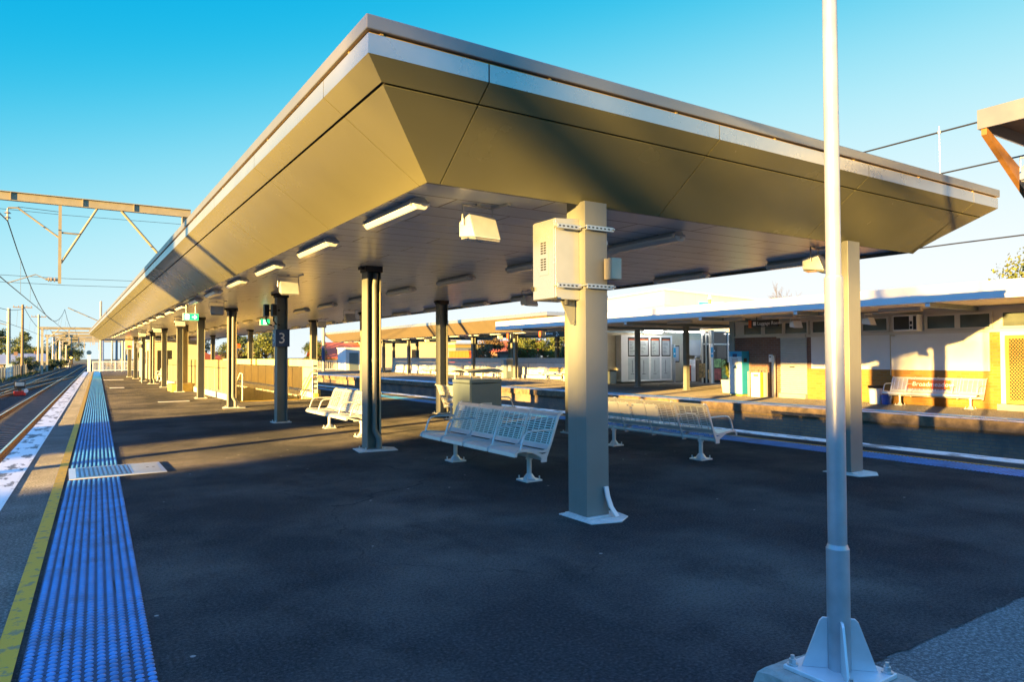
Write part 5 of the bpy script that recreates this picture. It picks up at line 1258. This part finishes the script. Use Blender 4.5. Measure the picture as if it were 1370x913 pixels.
house('second pale roofed house nearer the tall trees at left',-7.4,200,-1.4,6,7,2.2,1.7,M['blueroof'],M['offwhite'],.2)
house('red tiled house seen under the far end of the station canopy',37.3,108,-1.2,9,8,2.6,2.3,M['redroof'],M['render'],-.15)
house('smaller red roofed house left of the parapet end',24.,122,-1.2,7,6,1.9,1.6,M['redroof'],M['render'],.1)
house('brick red house far behind the autumn trees',68,104,-.5,9,8,2.8,1.8,M['redroof'],M['brickred'],-.7)
q=thing('corner_house','small white gabled house glimpsed over the stair parapet','house',(16.5,112,-1.2),.2,'houses beyond the railway'); m=MB(); m.box(-2.5,-2.5,0,2.5,2.5,2.2); m.build('wall',M['white'],q); m=MB(); m.prism([(-2.9,2.1),(0,3.6),(2.9,2.1)],-2.8,2.8,'y'); m.build('roof',M['redroof'],q)
# paling fence on the left
t=thing('paling_fence','weathered grey paling fence along the left side of the tracks','fence',(-8.3,66,-1.3))
m=MB(); rr=random.Random(4)
fxl=lambda y:-10.5+.0345*y+8.3
y=55
while y<215:
    hh=1.75+rr.uniform(-.12,.12); x=fxl(y); m.box(x-.012,y-66,0,x+.012,y-66+.42,hh); y+=.46
m.build('palings',M['palings'],t)['kind']='stuff'
m=MB(); y=55
while y<215: x=fxl(y)+.08; m.box(x-.06,y-66-.06,0,x+.06,y-66+.06,1.9); y+=3.
m.build('posts',M['mast'],t)['kind']='stuff'
t=thing('mesh_fence','pale blue grey mesh fence panel in front of the palings at far left','fence',(-6.2,112,-1.3)); m=MB()
for i in range(26): m.box(-.02,-6+i*.5,.0,.02,-6+i*.5+.16,1.9+.25*math.sin(i*1.7))
for z in (.4,1.,1.6): m.box(-.03,-6,z,.03,7,z+.1)
m.build('bars',M['vpale'],t)
# trackside grass
m=MB(); rr=random.Random(6)
for i in range(5200):
    y=rr.uniform(50,260); x=-10.3+.0345*y+rr.uniform(.1,2.1)*rr.random(); a=rr.uniform(0,3.14); w=.05; h=rr.uniform(.12,.5); dx,dy=math.cos(a)*w,math.sin(a)*w
    m.add([(x-dx,y-dy,-1.4),(x+dx,y+dy,-1.4),(x+rr.uniform(-.12,.12),y,-1.4+h+.2)],[(0,1,2)])
o=m.build('grass',M['grass'],fix=False); tag(o,'dry green grass growing along the left fence','grass',kind='stuff')
g=MB(); slant(-13,-9.2,40,300,-1.30,g); struct('verge',g,M['ground'])
# ground signal between the tracks
t=thing('ground_signal','small dark ground signal on a red base between the left tracks','signal',(-2.72,60.5,-1.12))
m=MB(); m.box(-.35,-.25,.02,.35,.25,.35); m.build('base',M['red'],t,bevel=.03); m=MB(); m.box(-.33,-.2,.55,.33,.15,1.05); m.box(-.1,-.1,.35,.1,.1,.55); m.build('head',M['black'],t); m=MB(); m.box(-.27,-.215,.72,.27,-.2005,.98); m.build('lens',M['galv'],t); m=MB(); m.cyl((.38,-.26,.35),(.38,-.2,.35),.14,n=14); m.build('disc',M['white'],t)
t=thing('line_signal','tall trackside signal with an amber light beyond the far gantry','signal',(1.3,225,-1.2)); m=MB(); m.cyl((0,0,0),(0,0,4.6),.14,n=8); m.box(-.4,-.3,2.2,.4,.3,4.9); m.build('post',M['black'],t); m=MB(); m.cyl((0,-.32,2.8),(0,-.3,2.8),.28,n=12); m.build('amber_lamp',M['amberlit'],t); m=MB(); m.box(-1.,-.2,0,-.5,.2,1.4); m.build('cabinet',M['white'],t)
t=thing('relay_cabinet','blue headed white post beyond the end fence','signal',(2.45,100,-1.2)); m=MB(); m.box(-.16,-.12,0,.16,.12,3.1); m.build('post',M['white'],t); m=MB(); m.cyl((0,-.15,3.4),(0,.1,3.4),.28,n=14); m.build('disc',M['signblue'],t)
for i,(x,y) in enumerate(((16.,60.),(21.,60.))):
    q=thing('warning_sign',['small orange sign on a pole left of the number 3 column','small orange sign on a pole right of the number 3 column'][i],'sign',(9.1+i*6.35,46.+i*13.,0 if i==0 else -1.1)); hz=2.45 if i==0 else 3.35
    m=MB(); m.cyl((0,0,0),(0,0,hz),.035,n=8); m.build('pole',M['galv'],q); m=MB(); m.box(-.2,-.03,hz-.3,.2,.0,hz); m.build('plate',M['signorange'],q)

# ------------------------------------------------------------------ unseen shadow casters out of frame to the left, between the sun and the platform
EL,AZ=R(5.1),R(69.2)
dx,dy=math.sin(AZ),math.cos(AZ)
def sunpos(D,s): return (-D*dx-s*dy, -D*dy+s*dx)
ang=math.atan2(dx,-dy)     # local x axis runs along +s
def offb(name,label,cat,D,s0,s1,depth,z1,mats):
    px,py=sunpos(D,(s0+s1)/2); w=(s1-s0)/2
    t=thing(name,label,cat,(px,py,-1.4),ang)
    m=MB(); m.box(-w,-depth/2,0,w,depth/2,z1+1.4-.15); m.build('wall',mats[0],t)
    m=MB(); m.box(-w-.15,-depth/2-.15,z1+1.25,w+.15,depth/2+.15,z1+1.4); m.build('roof',mats[1],t)
    m=MB(); k=-w+1.5
    while k<w-1.5: m.box(k,-depth/2-.03,1.2,k+1.6,-depth/2-.001,2.6); k+=4
    m.build('windows',M['glass'],t)
    return t
TE=math.tan(EL)
offb('goods_shed','long low brick goods shed on the left side of the railway','shed',99,-75,9.6,14,1.9+92*TE,(M['brick'],M['blueroof']))
offb('signal_box','tall narrow signal box on the left side of the railway','building',42.5,13.05,18.2,5,4.9+40*TE,(M['cream'],M['blueroof']))
px,py=sunpos(14,11.45); mast('line mast just left of the second track',px,py,-1.4,7.5,.17)
px,py=sunpos(38,3.15); mast('line mast beside the goods sidings',px,py,-1.4,9.5,.24)
px,py=sunpos(70,-14); gq=far_gantry(py,px,px+27,3.78+70*TE,'gantry over the goods sidings',-1.4,thin=.09); gq.rotation_euler=(0,0,ang); gq['group']='gantries over the sidings'

px,py=sunpos(60,2.45); t=thing('tree','unseen flat topped tree added left of the railway to dim the front soffit','tree',(px,py,-1.4),0,'trees')
m,cl=leaf_cloud(21,3.3,12.2,270,.15,.875,14,.93); m.build('crown',M['leafd'],t,fix=False)  # added tree, sparse high crown shaped to thin the sun on the front soffit
m=MB(); m.tube([(0,0,0),(.1,0,4),(0,.1,8.),(0,0,11.)],[.2,.17,.12,.04],8)
for c in cl[:10]: m.tube([(0,0,8.6),(c[0]*.5,c[1]*.5,9.9),(c[0],c[1],c[2])],[.06,.05,.02],5)
m.build('trunk',M['bark'],t)

# ------------------------------------------------------------------ light, sky, camera
sun=bpy.data.lights.new('sun','SUN'); sun.energy=5.; sun.angle=R(.5); sun.color=(1,.62,.17)
so=bpy.data.objects.new('sun',sun); COL.objects.link(so)
d=Vector((dx*math.cos(EL),dy*math.cos(EL),-math.sin(EL))); so.rotation_euler=d.to_track_quat('-Z','Y').to_euler(); so.location=(-40,-15,20)
W=bpy.data.worlds.new('World'); SC.world=W; W.use_nodes=True; N,L=W.node_tree.nodes,W.node_tree.links
bg=N['Background']; bg.inputs['Strength'].default_value=.05
sky=N.new('ShaderNodeTexSky'); sky.sky_type='NISHITA'; sky.sun_disc=False; sky.sun_elevation=EL; sky.sun_rotation=AZ+math.pi; sky.altitude=0; sky.air_density=1; sky.dust_density=.6; sky.ozone_density=3
tc=N.new('ShaderNodeTexCoord'); nv=N.new('ShaderNodeVectorMath'); nv.operation='NORMALIZE'; L.new(tc.outputs['Generated'],nv.inputs[0])
sp=N.new('ShaderNodeSeparateXYZ'); L.new(nv.outputs[0],sp.inputs[0])
# paler towards the point opposite the sun (right of view)
dp=N.new('ShaderNodeVectorMath'); dp.operation='DOT_PRODUCT'; L.new(nv.outputs[0],dp.inputs[0]); dp.inputs[1].default_value=(math.sin(R(78)),math.cos(R(78)),0)
ma=N.new('ShaderNodeMath'); ma.operation='MULTIPLY_ADD'; L.new(dp.outputs['Value'],ma.inputs[0]); ma.inputs[1].default_value=-.25; L.new(sp.outputs['Z'],ma.inputs[2])
mp=N.new('ShaderNodeMapRange'); mp.inputs['From Min'].default_value=-.2; mp.inputs['From Max'].default_value=1.; mp.clamp=True; L.new(ma.outputs[0],mp.inputs['Value'])
cr=N.new('ShaderNodeValToRGB'); cr.color_ramp.interpolation='B_SPLINE'; L.new(mp.outputs[0],cr.inputs[0]); e=cr.color_ramp.elements
SKY=[(0,(.62,.63,.635)),(.07,(.60,.63,.64)),(.16,(.45,.59,.62)),(.26,(.26,.53,.60)),(.37,(.02,.37,.54)),(.47,(.0,.28,.50)),(.56,(.0,.26,.52)),(.68,(.10,.38,1.6)),(1,(.2,.46,2.0))]
e[0].position=0; e[0].color=SKY[0][1]+(1,); e[1].position=1; e[1].color=SKY[-1][1]+(1,)
for p_,c in SKY[1:-1]:
    k=e.new(p_); k.color=c+(1,)
sc=N.new('ShaderNodeVectorMath'); sc.operation='SCALE'; L.new(cr.outputs['Color'],sc.inputs[0]); sc.inputs['Scale'].default_value=5.7
mx=N.new('ShaderNodeMix'); mx.data_type='RGBA'; mx.inputs['Factor'].default_value=.975; L.new(sky.outputs['Color'],mx.inputs['A']); L.new(sc.outputs[0],mx.inputs['B']); L.new(mx.outputs['Result'],bg.inputs['Color'])

cam=bpy.data.cameras.new('camera'); co=bpy.data.objects.new('camera',cam); COL.objects.link(co); SC.camera=co
cam.sensor_width=36; cam.sensor_fit='HORIZONTAL'; cam.lens=920/1370*36; cam.clip_start=.05; cam.clip_end=4000
yaw,pitch,roll=R(33.),R(1.21),R(.28)
fw=Vector((math.sin(yaw)*math.cos(pitch),math.cos(yaw)*math.cos(pitch),math.sin(pitch))); r0=Vector((math.cos(yaw),-math.sin(yaw),0)); u0=r0.cross(fw)
rv=r0*math.cos(roll)-u0*math.sin(roll); uv=r0*math.sin(roll)+u0*math.cos(roll)
co.matrix_world=Matrix(((rv.x,uv.x,-fw.x,0),(rv.y,uv.y,-fw.y,0),(rv.z,uv.z,-fw.z,1.6),(0,0,0,1)))
SC.view_settings.view_transform='Standard'; SC.view_settings.look='None'; SC.view_settings.exposure=2.5; SC.view_settings.gamma=1
SC.cycles.use_denoising=True
try: SC.cycles.denoiser='OPENIMAGEDENOISE'
except Exception: pass
SC.cycles.max_bounces=6; SC.cycles.diffuse_bounces=4; SC.cycles.glossy_bounces=3; SC.cycles.caustics_reflective=False; SC.cycles.caustics_refractive=False
